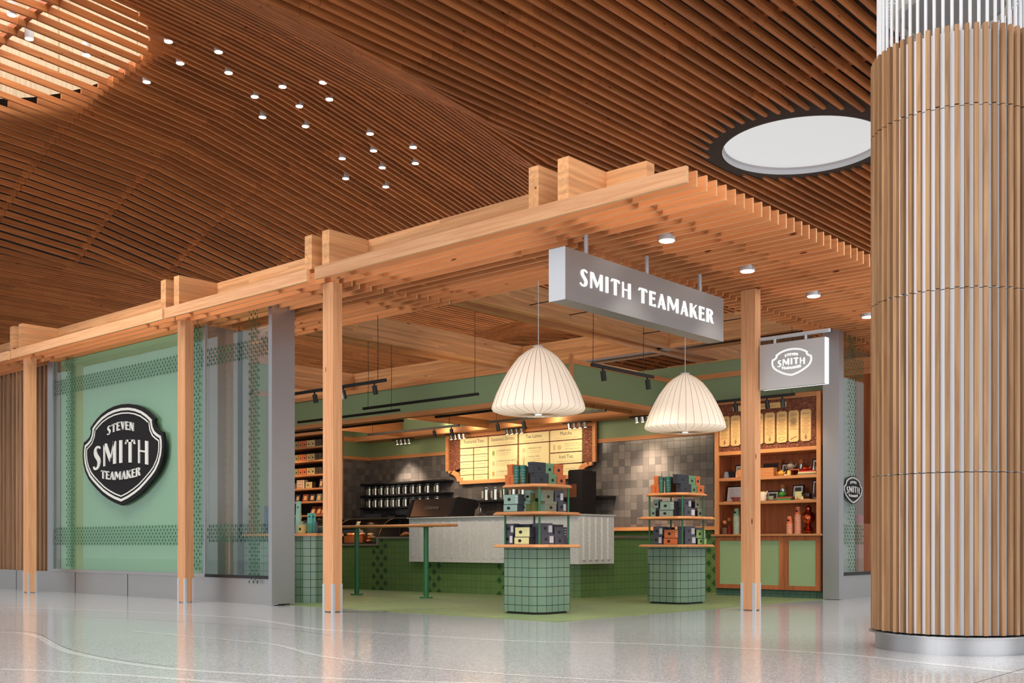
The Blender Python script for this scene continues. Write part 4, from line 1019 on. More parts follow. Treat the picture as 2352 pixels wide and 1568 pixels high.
# espresso machine
es = thing('espresso_machine', 'wide mirrored espresso machine with black sides standing on the white counter', 'espresso machine', (13.05, 13.2, 1.25))
for u in (12.85, 13.2):
    for v in (12.85, 13.6): mb = MB(); mb.cyl(u, v, 1.25, 1.275, .03, 12); part('foot', mb, M['black'], es)
prf = [(12.74, 1.275), (12.86, 1.58), (12.92, 1.60), (13.36, 1.56), (13.42, 1.49), (13.38, 1.42), (13.33, 1.40), (13.30, 1.275)]
for (a, b) in ((12.70, 12.76), (13.74, 13.80)):
    mb = MB(); A = [(u, a, z) for u, z in prf]; B = [(u, b, z) for u, z in prf]; mb.face(A[::-1]); mb.face(B)
    for i in range(len(prf)): j = (i + 1) % len(prf); mb.face([A[i], A[j], B[j], B[i]])
    part('side_panel', mb, M['black'], es, 'glossy black side')
mb = MB(); mb.hexa([(12.76, 12.76, 1.28), (13.28, 12.76, 1.28), (13.28, 13.74, 1.28), (12.76, 13.74, 1.28), (12.88, 12.76, 1.58), (13.28, 12.76, 1.56), (13.28, 13.74, 1.56), (12.88, 13.74, 1.58)]); part('mirror_body', mb, M['chrome'], es, 'mirror-polished body')
part('lettering', text_mb('Cafetiera', .09, lambda x, y, d: (12.795 + y * .39, 13.22 - x, 1.43 + y), 0), simple('etched', (150, 140, 128), .4, .5), es)
mb = MB(); mb.tube([(13.40, 12.73, 1.45), (13.46, 12.70, 1.42), (13.46, 12.70, 1.36)], .01, 6); part('steam_wand', mb, M['chrome'], es)
# tall dark brewer behind the near display stand
br_ = thing('tea_brewer', 'tall charcoal machine with a square window right of the menu board', 'machine', (14.9, 12.0, 1.1))
ve, vf = vU(1305, 14.7), vU(1337, 14.7)
mb = MB(); mb.box(14.7, 15.1, vf, ve, .90, 2.08); part('body', mb, M['blackp'], br_)
mb = MB(); mb.box(14.695, 14.7, vf + .12, ve - .02, 1.62, 1.85); part('window', mb, simple('brewer_window', (104, 62, 40), .3), br_, 'brownish square window')
mb = MB(); mb.box(14.72, 14.98, vf - .0, ve, 2.08, 2.10); part('lid', mb, M['black'], br_)
# black wall shelves with tea canisters
vs0, vs1 = vU(824, 15.3), vU(1026, 15.3)
cans = [848.5, 862.5, 876, 890, 903, 916, 931.5, 948.5, 964, 982.5, 1004]
croot = None
for k, z in enumerate((2.105, 1.855, 1.595)):
    mb = MB(); mb.box(15.22, 15.5, vs1, vs0, z - .035, z); solo('wall_shelf', mb, M['blackp'], 'black wall shelf left of the menu board, %s of three' % ('top', 'middle', 'bottom')[k], 'shelf', 'black wall shelves')
def canister(x, y, z, lab, grp, s=1.0):
    t = thing('tea_canister', lab, 'canister', (x, y, z), grp)
    mb = MB(); mb.cyl(x, y, z, z + .15 * s, .055 * s, 18); part('body', mb, M['chrome'], t, smooth=True)
    mb = MB(); mb.lathe(x, y, [(.045 * s, z + .15 * s), (.05 * s, z + .165 * s), (.05 * s, z + .185 * s), (.02 * s, z + .192 * s)], 18); part('lid', mb, M['jar'], t, 'clear glass lid', True)
    mb = MB(); mb.box(x - .058 * s, x - .054 * s, y + .005, y + .038 * s, z + .03 * s, z + .13 * s); part('label', mb, simple('can_label', (160, 150, 138), .6) if 'cl' not in CARD else CARD['cl'], t)
    mb = MB(); mb.tube([(x, y - .05 * s, z + .15 * s), (x - .01, y - .07 * s, z + .14 * s), (x, y - .055 * s, z + .11 * s)], .004, 6); part('clasp', mb, M['chrome'], t)
    return t
CARD['cl'] = simple('can_label', (160, 150, 138), .6)
for r_, z in ((0, 1.855), (1, 1.595)):
    for k, px in enumerate(cans):
        v = vU(px, 15.36); lab = 'steel tea canister with glass lid, number %s from the left on the %s black shelf' % (('one', 'two', 'three', 'four', 'five', 'six', 'seven', 'eight', 'nine', 'ten', 'eleven')[k], ('middle', 'bottom')[r_])
        if croot is None: croot = canister(15.36, v, z, lab, 'canisters on the black shelves')
        else: dup(croot, (15.36, v, z), lab)
mb = MB(); mb.box(15.22, 15.5, vU(1400, 15.3), vU(1085, 15.3), 1.62, 1.66); solo('wall_shelf', mb, M['blackp'], 'dark wall shelf under the menu board, behind the near display stand', 'shelf')
b2 = None
for k, px in enumerate((1117, 1138, 1159, 1180, 1201)):
    v = vU(px, 15.34); lab = 'large steel canister on the shelf under the menu board, ' + ('leftmost', 'second from left', 'third from left', 'fourth, mostly behind the tea boxes', 'fifth, behind the tea boxes')[k]
    if b2 is None: b2 = canister(15.34, v, 1.66, lab, 'large canisters under the menu', 1.35)
    else: dup(b2, (15.34, v, 1.66), lab)
for k, (pa, pb, h) in enumerate(((833, 875, .17), (889, 907, .13))):
    mb = MB(); mb.box(15.0, 15.4, vU(pb, 15.0), vU(pa, 15.0), 1.1, 1.1 + h + .17); solo('appliance', mb, M['black'], 'black boxy appliance below the canister shelves, %s' % ('the wider left one', 'the narrow right one')[k], 'appliance')
mb = MB(); mb.box(14.8, 15.45, 12.6, 17.9, .0, 1.10); solo('back_counter', mb, M['blackp'], 'dark back counter along the wall behind the pastry case', 'counter')

# ================================================================== TILED COUNTER AND SHELVES AT THE LEFT
lc = thing('display_counter', 'pale green square-tiled counter with wood top just inside the entrance, left', 'counter', (9.35, 12.5, 0))
P = [(9.08, 11.90), (9.20, 11.78), (9.62, 11.78), (9.62, 13.27), (9.08, 13.27)]
mb = MB(); mb.prism(P, 0.004, .915); part('tile_body', mb, M['gtile'], lc)
P2 = [(9.04, 11.88), (9.18, 11.74), (9.66, 11.74), (9.66, 13.27), (9.04, 13.27)]
mb = MB(); mb.prism(P2, .915, .955, [(x + (.01 if x < 9.3 else 0), y) for x, y in P2]); part('wood_top', mb, M['oak_y'], lc)
# tea shelves behind
SX = 14.74
su = thing('tea_shelves', 'tall oak shelf unit full of tea boxes behind the entrance post', 'shelf unit', (14.95, 19.5, 0))
vR = 17.95; vL = 21.0
mb = MB(); mb.box(SX, SX + .4, vR, vR + .035, 0, 3.2); part('side', mb, M['oak_z'], su)
mb = MB(); mb.box(SX, SX + .4, vL, vL + .03, 0, 3.2); part('side', mb, M['oak_z'], su)
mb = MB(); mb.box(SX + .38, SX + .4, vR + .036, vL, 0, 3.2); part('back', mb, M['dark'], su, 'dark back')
mb = MB(); mb.box(SX - .02, SX + .4, vR - .0, vL + .03, 3.201, 3.40); part('header', mb, M['oak_y'], su)
SZ = [2.95, 2.65, 2.34, 2.04, 1.75, 1.45, 1.13]
for z in SZ: mb = MB(); mb.box(SX, SX + .37, vR + .036, vL, z - .036, z); part('shelf', mb, M['oak_y'], su)
def tea_emblem(mb_, fc, c, a0, z0, r):
    """small oval seal on a face; fc 'u' -> plane x=c around y=a0, fc 'v' -> plane y=c around x=a0"""
    n_ = 14
    for q in range(n_):
        a, b = 2 * math.pi * q / n_, 2 * math.pi * (q + 1) / n_
        T = [(0, 0), (r * math.cos(a), .72 * r * math.sin(a)), (r * math.cos(b), .72 * r * math.sin(b))]
        mb_.face([(c, a0 - x, z0 + y) if fc == 'u' else (a0 + x, c, z0 + y) for x, y in T])
    return mb_
COL = {'cream': (214, 212, 150), 'olive': (150, 142, 78), 'orange': (206, 110, 54), 'tan': (206, 178, 120), 'brown': (78, 62, 44), 'sage': (134, 160, 150), 'mint': (126, 158, 146), 'slate': (78, 78, 90), 'coal': (46, 48, 56), 'leaf': (112, 150, 110), 'lime': (150, 186, 110), 'khaki': (132, 132, 108), 'moss': (104, 118, 66), 'red brown': (150, 74, 44), 'white': (226, 216, 196), 'teal': (46, 104, 92)}
def tea_box(fc, c, a0, a1, depth, z, h, col, label, group, lid=False, side=None, seal=True, sticker=False, cat='tea box'):
    """fc u: face in plane x=c spanning y a0..a1; fc v: face in plane y=c spanning x a0..a1"""
    a0, a1 = sorted((a0, a1)); m_ = (a0 + a1) / 2
    if fc == 'u': bx = (c, c + depth, a0, a1); base_ = (c + depth / 2, m_, z)
    else: bx = (a0, a1, c, c + depth); base_ = (m_, c + depth / 2, z)
    t = thing('tea_box', label, cat, base_, group)
    mf = card(col, COL[col]); ms = card(side, COL[side]) if side else mf
    mb_ = MB(); x0, x1, y0, y1 = bx; e = .0015
    mb_.box(x0 + e, x1, y0 + (e if fc == 'v' else 0), y1, z, z + h); part('box', mb_, ms, t)
    mb_ = MB()
    if fc == 'u': mb_.box(x0, x0 + e, y0 + .004, y1 - .004, z + .004, z + h - .004)
    else: mb_.box(x0 + .004, x1 - .004, y0, y0 + e, z + .004, z + h - .004)
    part('front', mb_, mf, t)
    if lid:
        mb_ = MB(); mb_.box(x0 - .003, x1 + .003, y0 - .003, y1 + .003, z + h * .76, z + h + .002); part('lid', mb_, mf, t)
    if seal:
        w = (a1 - a0); r = min(.026, w * .2 if not lid else w * .27)
        off = (.12 * w if fc == 'v' else .12 * w) if not lid else 0
        mb_ = tea_emblem(MB(), fc, c - .0012, m_ + (off if fc == 'u' else -off), z + h * (.5 if not lid else .42), r); part('seal', mb_, M['black'], t, 'small black oval seal')
    if w_text(sticker):
        pass
    if sticker:
        mb_ = MB(); q0, q1 = (a0 + .06 * (a1 - a0), a0 + .36 * (a1 - a0)) if fc == 'u' else (a1 - .36 * (a1 - a0), a1 - .06 * (a1 - a0))
        if fc == 'u': mb_.box(c - .001, c, q0, q1, z + h * .15, z + h * .8)
        else: mb_.box(q0, q1, c - .001, c, z + h * .15, z + h * .8)
        part('sticker', mb_, M['white'], t, 'white printed sticker')
    elif not lid and (a1 - a0) > .15 and h > .1:
        mb_ = MB(); q0, q1 = (a0 + .06 * (a1 - a0), a0 + .2 * (a1 - a0)) if fc == 'u' else (a1 - .2 * (a1 - a0), a1 - .06 * (a1 - a0))
        for k_ in range(3):
            zz = z + h * (.22 + .25 * k_)
            if fc == 'u': mb_.box(c - .001, c, q0, q1, zz, zz + .008)
            else: mb_.box(q0, q1, c - .001, c, zz, zz + .008)
        part('print', mb_, M['cream'], t)
    return t
def w_text(x): return False
rowcols = [('olive', (128, 167)), ('olive', (170, 208)), ('orange', (212, 252)), ('orange', (255, 296)), ('tan', (300, 340)), ('tan', (342, 382)), ('brown', (385, 420)), ('brown', (424, 456))]
ordn = ('leftmost', 'second from left', 'third from left', 'fourth from left', 'fifth from left', 'sixth from left', 'seventh from left', 'last on the right')
for r_ in range(3):
    for k, (c_, (xa, xb)) in enumerate(rowcols):
        a, b = vU(640 + xb / 4.614, SX + .03), vU(640 + xa / 4.614, SX + .03)
        tea_box('u', SX + .03, a, b, .1, SZ[r_] + .001, .142, c_, '%s tea carton on the %s shelf behind the post, %s' % (c_, ('top', 'second', 'third')[r_], ordn[k]), 'tea cartons on the tall shelves', lid=True)
sx = lambda x, u=SX + .03: vU(640 + x / 4.614, u)
tea_box('u', SX + .03, sx(158), sx(128), .12, SZ[3] + .001, .13, 'tan', 'small tan tea box on the fourth shelf, at its left end', 'boxes on the fourth shelf')
tea_box('u', SX + .03, sx(355), sx(285), .1, SZ[3] + .001, .14, 'tan', 'wide tan tea box on the fourth shelf, right of the white tins', 'boxes on the fourth shelf', side='brown')
for k in range(3):
    tea_box('u', SX + .03, sx(270), sx(192), .1, SZ[3] + .001 + .063 * k, .061, 'white', 'low white box with orange squares on the fourth shelf, %s of three' % ('lowest', 'middle', 'topmost')[k], 'white boxes on the fourth shelf', seal=False)
    o = bpy.data.objects[-1]
    for q in range(3):
        mb = MB(); y = sx(270) + (.05 + .075 * q); mb.box(SX + .0288, SX + .030, y, y + .042, SZ[3] + .063 * k + .012, SZ[3] + .063 * k + .048)
        solo('orange_square', mb, card('orange', COL['orange']), 'orange square', 'x') if False else part('orange_square', mb, card('orange', COL['orange']), [o_ for o_ in C.objects if o_.name.startswith('tea_box') and o_.parent is None][-1])
def pouch(x, y0, y1, z, h, col, label, group, sticker=True, lean=0., name='tea_bag', cat='bag'):
    t = thing(name, label, cat, (x + .03, (y0 + y1) / 2, z), group); w = y1 - y0
    mb_ = MB(); mb_.hexa([(x, y0, z), (x + .07, y0, z), (x + .07, y1, z), (x, y1, z), (x + .03 + lean, y0 + .006, z + h), (x + .04 + lean, y0 + .006, z + h), (x + .04 + lean, y1 - .006, z + h), (x + .03 + lean, y1 - .006, z + h)])
    part('pouch', mb_, card(col, COL[col], .35), t)
    if sticker:
        f = .03 + lean
        mb_ = MB(); mb_.face([(x + f * .2 - .002, y0 + w * .25, z + h * .2), (x + f * .2 - .002, y1 - w * .25, z + h * .2), (x + f * .75 - .002, y1 - w * .25, z + h * .75), (x + f * .75 - .002, y0 + w * .25, z + h * .75)][::-1]); part('label', mb_, M['plaq'], t, 'pale label')
    return t
for k, (a, b, c_) in enumerate(((165, 215, 'coal'), (240, 300, 'red brown'), (312, 375, 'coal'), (388, 440, 'khaki'))):
    pouch(SX + .05, sx(b), sx(a), SZ[4] + .001, .16, c_, '%s tea bag with pale label on the fifth shelf, %s' % (c_, ordn[k]), 'tea bags on the fifth shelf')
for k, (a, b) in enumerate(((318, 372), (380, 432), (434, 457))):
    pouch(SX + .05, sx(b), sx(a), SZ[5] + .001, .19, 'red brown', 'tilted brown patterned bag on the sixth shelf, %s' % ('left', 'middle', 'right, half hidden by the post')[k], 'tilted bags on the sixth shelf', lean=.05)
pouch(SX + .05, sx(457), sx(417), SZ[3] + .001, .19, 'slate', 'bluish pouch at the right end of the fourth shelf', 'boxes on the fourth shelf')
for k, (a, b, z, c_) in enumerate(((412, 440, .06, 'olive'), (412, 445, 0, 'olive'), (265, 290, 0, 'tan'))):
    tea_box('u', SX + .03, sx(b), sx(a), .08, SZ[6] + .001 + z * 2.03, .12, c_, 'small golden tea box low on the shelves, %s' % ('upper one of the pair at the right', 'lower one of the pair at the right', 'beside the mint packets')[k], 'boxes on the lowest visible shelf')
# packets in clear holders on the tiled counter
def cx(x, u=9.25): return vU(640 + x / 4.614, u)
def holder(x, y0, y1, z, h, label):
    mb_ = MB(); mb_.box(x, x + .14, y0, y1, z, z + .006); mb_.box(x, x + .003, y0, y1, z, z + h); mb_.box(x + .137, x + .14, y0, y1, z, z + h); mb_.box(x, x + .14, y0, y0 + .003, z, z + h); mb_.box(x, x + .14, y1 - .003, y1, z, z + h)
    return solo('clear_holder', mb_, M['glass'], label, 'holder', 'clear holders on the tiled counter')
ZL = .956
def packet(px0, px1, z0, h, col, label, u=9.27, tilt=0., d=.035):
    a, b = vU(px1, u), vU(px0, u); mb_ = MB(); mb_.hexa([(u, a, z0), (u + d, a, z0), (u + d, b, z0), (u, b, z0), (u + d * .2, a - tilt, z0 + h), (u + d * .6, a - tilt, z0 + h), (u + d * .6, b - tilt, z0 + h), (u + d * .2, b - tilt, z0 + h)])
    t = thing('packet', label, 'packet', (u + .025, (a + b) / 2, z0), 'packets on the tiled counter'); part('wrapper', mb_, card(col, COL[col]), t)
    if h > .25:
        for q in range(3): part('seal', tea_emblem(MB(), 'u', u - .001 + .005, (a + b) / 2 - tilt * .4 * q / 2, z0 + h * (.25 + .28 * q), .016), M['blackp'], t)
    return t
holder(9.25, vU(697.5, 9.25), vU(676.5, 9.25), ZL, .16, 'clear acrylic holder with tall mint packets, left of the two')
COL['pale mint'] = (160, 200, 178); COL['wheat'] = (198, 176, 116); COL['denim'] = (66, 84, 112); COL['aqua'] = (96, 170, 158)
packet(678, 688, ZL + .008, .44, 'pale mint', 'tall mint-green strip of packets with three black seals in the clear holder', tilt=.01)
for k in range(5): packet(689 + 1.4 * k, 690.2 + 1.4 * k, ZL + .008, .36 - .02 * (k % 3), 'wheat', 'thin wheat-coloured stick leaning in the clear holder, %s of five' % ordn[k], u=9.28 + .014 * k, tilt=-.012 * k, d=.008)
holder(9.22, vU(699, 9.22), vU(683, 9.22), ZL, .001 + .08, 'small clear holder around the tan box') if False else None
tea_box('u', 9.21, vU(697, 9.21), vU(684, 9.21), .035, ZL, .115, 'tan', 'tan tea box at the foot of the mint packets on the tiled counter', 'packets on the tiled counter')
holder(9.25, vU(727, 9.25), vU(703, 9.25), ZL, .14, 'clear acrylic holder with teal and blue packets, right of the two')
packet(705, 715, ZL + .008, .27, 'aqua', 'teal packet standing in the right clear holder, front one')
packet(715.5, 722, ZL + .008, .27, 'aqua', 'teal packet standing in the right clear holder, beside the front one', u=9.30)
packet(713, 721, ZL + .008, .14, 'denim', 'dark blue packet in front of the teal ones, left', u=9.262, tilt=0) if False else None
packet(722.5, 726, ZL + .008, .15, 'denim', 'dark blue packet at the right end of the right clear holder', u=9.29)
packet(668, 672, ZL, .42, 'coal', 'dark packet right next to the steel pillar on the tiled counter', u=9.32)
packet(606, 615, ZL, .40, 'denim', 'blue-grey packet seen through the clear glass, left of the steel pillar', u=9.30)
packet(616, 622, ZL, .36, 'denim', 'blue-grey packet seen through the clear glass, touching the steel pillar in view', u=9.33)
for k in range(4): packet(582 + 4 * k, 584.6 + 4 * k, ZL, .20 - .02 * (k % 2), 'white', 'pale twisted stick seen through the clear glass, %s of four' % ordn[k], u=9.30 + .02 * k, tilt=.006 * (k - 1.5), d=.01)

# ================================================================== BAR TABLE
bt = thing('bar_table', 'long narrow wooden standing bar on two green metal legs', 'table', (11.1, 12.4, 0))
E1, E2 = 11.02, 14.05
T = [(10.93, E1 + .10), (10.98, E1 + .02), (11.10, E1), (11.22, E1 + .02), (11.27, E1 + .10), (11.27, E2), (10.93, E2)]
mb = MB(); T2 = [(11.1 + (x - 11.1) * .93, 12.5 + (y - 12.5) * .993) for x, y in T]
mb.prism(T2, 1.062, 1.078, T); mb.prism(T, 1.078, 1.09); mb.prism(T, 1.09, 1.10, T2); part('top', mb, M['oak_y'], bt)
for (v, k) in ((13.166, 0), (11.584, 1)):
    mb = MB(); mb.cyl(11.1, v, .02, 1.055, .038, 24); L_ = part('leg', mb, M['gmetal'], bt, smooth=True)
    mb = MB(); mb.cyl(11.1, v, .0045, .022, .10, 28); part('base_disc', mb, M['gmetal'], L_, smooth=True)
    mb = MB(); mb.box(11.03, 11.17, v - .07, v + .07, 1.055, 1.062); part('mounting_plate', mb, M['gmetal'], L_)

# ================================================================== DISPLAY STANDS
def chsq(cx_, cy_, a, c_): return [(cx_ - a + c_, cy_ - a), (cx_ + a - c_, cy_ - a), (cx_ + a, cy_ - a + c_), (cx_ + a, cy_ + a - c_), (cx_ + a - c_, cy_ + a), (cx_ - a + c_, cy_ + a), (cx_ - a, cy_ + a - c_), (cx_ - a, cy_ - a + c_)]
def stand(x, y, label):
    t = thing('display_stand', label, 'display stand', (x, y, 0), 'tiled display stands')
    mb = MB(); mb.prism(chsq(x, y, .29, .10), .0042, .03); part('plinth', mb, M['black'], t, 'black recessed plinth')
    mb = MB(); mb.prism(chsq(x, y, .325, .11), .03, .765); part('tile_body', mb, M['gtile'], t)
    for z, a in ((.80, .42), (1.174, .42), (1.492, .345)):
        mb = MB(); A = chsq(x, y, a, .12); B = chsq(x, y, a - .022, .115)
        mb.prism(chsq(x, y, a - .008, .118), z - .035, z - .028, A, True); mb.prism(A, z - .028, z - .012, chsq(x, y, a - .004, .12)); mb.prism(chsq(x, y, a - .012, .118), z - .012, z, B); part('shelf', mb, M['oak_y'], t)
    for sx_ in (-1, 1):
        for sy_ in (-1, 1):
            mb = MB(); mb.cyl(x + .262 * sx_, y + .262 * sy_, .80, 1.457, .0125, 16); part('rod', mb, M['gmetal'], t, smooth=True)
    return t
S1, S2_ = (9.605, 8.16), (12.455, 8.085)
stand(*S1, 'tiered display stand on a pale green tiled block, the nearer one, below the large lamp')
stand(*S2_, 'tiered display stand on a pale green tiled block, the farther one, below the smaller lamp')
def tumbler(x, y, z, lab):
    t = thing('tumbler', lab, 'tumbler', (x, y, z), 'green straw tumblers')
    mb = MB(); mb.lathe(x, y, [(.030, z), (.031, z + .005), (.040, z + .20)], 20); part('cup', mb, card('teal', COL['teal'], .35), t, smooth=True)
    mb = MB(); mb.lathe(x, y, [(.041, z + .198), (.041, z + .212), (.034, z + .216)], 20); part('lid', mb, card('teal', COL['teal'], .35), t, smooth=True)
    mb = MB(); mb.tube([(x + .01, y, z + .21), (x + .012, y + .004, z + .275)], .0035, 8); part('straw', mb, card('teal', COL['teal'], .35), t)
    mb = MB()
    for zz, w in ((.155, .9), (.125, .4), (.095, .6), (.06, .8), (.03, .7)):
        for q in range(7):
            a = math.pi * (1.0 + .08 * q); r = .0315 + .0095 * zz / .2 + .0012; da = .05 * w
            mb.face([(x + r * math.cos(a - da), y + r * math.sin(a - da), z + zz), (x + r * math.cos(a + da), y + r * math.sin(a + da), z + zz), (x + r * math.cos(a + da), y + r * math.sin(a + da), z + zz + .012), (x + r * math.cos(a - da), y + r * math.sin(a - da), z + zz + .012)])
    part('print', mb, simple('tumbler_print', (150, 190, 176), .6) if 'tp' not in CARD else CARD['tp'], t, 'pale printed pattern')
CARD['tp'] = simple('tumbler_print', (150, 190, 176), .6)
def fill(which, X0, sc_, items, pu, pv, tiers):
    sn = ('nearer', 'farther')[which]
    for it in items:
        tier, fc, xa, xb, row, h, col, kw = it
        z0 = tiers[tier]; xa, xb = X0 + xa / sc_, X0 + xb / sc_
        kw = dict(kw); dz = kw.pop('dz', 0); du = kw.pop('du', 0); dep = kw.pop('depth', .10); lab = kw.pop('lab')
        tn = ('bottom', 'middle', 'top')[tier]
        c_ = (pu if fc == 'u' else pv)[tier] + du
        a, b = (vU(xb, c_), vU(xa, c_)) if fc == 'u' else (uV(xa, c_), uV(xb, c_))
        tea_box(fc, c_, a, b, dep, z0 + dz, h, col, '%s, %s shelf of the %s stand' % (lab, tn, sn), 'tea boxes on the %s stand' % sn, **kw)
TZ = (.801, 1.175, 1.493)
near = [
 (0, 'u', 258, 396, 0, .122, 'slate', dict(lab='grey stickered box at left, lower one', sticker=True, du=.0)),
 (0, 'u', 278, 410, 1, .118, 'slate', dict(lab='grey stickered box at left, upper one', sticker=True, dz=.123)),
 (0, 'u', 415, 650, 0, .083, 'cream', dict(lab='wide cream box, lower one', side='coal', du=-.06, depth=.12)),
 (0, 'u', 428, 660, 1, .115, 'cream', dict(lab='wide cream box, upper one', side='coal', dz=.084, du=-.06, depth=.10)),
 (0, 'u', 475, 662, 2, .235, 'coal', dict(lab='black box peeking over the cream ones', seal=False, du=.09)),
 (0, 'v', 835, 1043, 0, .120, 'slate', dict(lab='grey stickered box right of front rod, lower one', sticker=True, du=.0, depth=.12)),
 (0, 'v', 825, 1022, 1, .122, 'slate', dict(lab='grey stickered box right of front rod, upper one', sticker=True, dz=.121, depth=.12)),
 (0, 'v', 1052, 1255, 0, .083, 'slate', dict(lab='wide dark box with golden seal, right end, lower one', depth=.12, du=.0)),
 (0, 'v', 1045, 1245, 1, .118, 'slate', dict(lab='wide dark box with golden seal, right end, upper one', dz=.084, depth=.12)),
 (0, 'v', 1030, 1186, 2, .235, 'coal', dict(lab='black box peeking over the dark ones at the right', seal=False, du=.15, depth=.10)),
 (1, 'u', 245, 466, 0, .083, 'sage', dict(lab='wide sage box, left, lower one', side='coal', du=-.145, depth=.105)),
 (1, 'u', 250, 480, 1, .115, 'sage', dict(lab='wide sage box, left, upper one', side='coal', dz=.084, du=-.145, depth=.105)),
 (1, 'u', 527, 602, 0, .120, 'mint', dict(lab='tall mint carton, lower one', side='moss', lid=True, depth=.085, du=-.03)),
 (1, 'u', 587, 668, 1, .122, 'mint', dict(lab='tall mint carton, upper one', side='moss', lid=True, dz=.123, depth=.085, du=.01)),
 (1, 'u', 612, 735, 0, .120, 'moss', dict(lab='moss green carton beside the mint one', lid=True, seal=False, depth=.085, du=.055)),
 (1, 'v', 905, 1078, 0, .120, 'khaki', dict(lab='khaki carton, right half, lower one', side='mint', lid=True, depth=.075)),
 (1, 'v', 868, 1032, 1, .122, 'khaki', dict(lab='khaki carton, right half, upper one', side='mint', lid=True, dz=.123, depth=.075)),
 (1, 'v', 1105, 1235, 0, .122, 'slate', dict(lab='grey stickered box at right end, lower one', sticker=True, depth=.1)),
 (1, 'v', 1052, 1190, 1, .122, 'slate', dict(lab='grey stickered box at right end, upper one', sticker=True, dz=.123, depth=.1)),
 (2, 'u', 275, 346, 0, .118, 'orange', dict(lab='orange carton, far left, lower one', lid=True, seal=False, depth=.14)),
 (2, 'u', 352, 420, 0, .118, 'orange', dict(lab='orange carton behind the tumblers, lower one', lid=True, seal=False, depth=.14)),
 (2, 'u', 308, 384, 1, .118, 'orange', dict(lab='orange carton, far left, upper one', lid=True, seal=False, dz=.121, depth=.14)),
 (2, 'v', 622, 715, 1, .20, 'brown', dict(lab='dark brown carton just right of the tumblers', lid=True, seal=False, du=.15, depth=.1)),
 (2, 'v', 745, 950, 0, .120, 'coal', dict(lab='black carton with silver seal, lower one', lid=True, depth=.075)),
 (2, 'v', 958, 1080, 0, .118, 'leaf', dict(lab='leaf green carton, lower one', lid=True, depth=.075)),
 (2, 'v', 1088, 1222, 0, .118, 'orange', dict(lab='orange carton, right end, lower one', lid=True, depth=.075)),
 (2, 'v', 712, 905, 1, .120, 'coal', dict(lab='black carton with silver seal, upper one', lid=True, dz=.123, depth=.075)),
 (2, 'v', 912, 1032, 1, .118, 'leaf', dict(lab='leaf green carton, upper one', lid=True, dz=.121, depth=.075)),
 (2, 'v', 1040, 1184, 1, .118, 'orange', dict(lab='orange carton, right end, upper one', lid=True, dz=.121, depth=.075)),
]
fill(0, 1120, 6.817, near, (9.36, 9.36, 9.38), (7.93, 7.93, 7.94), TZ)
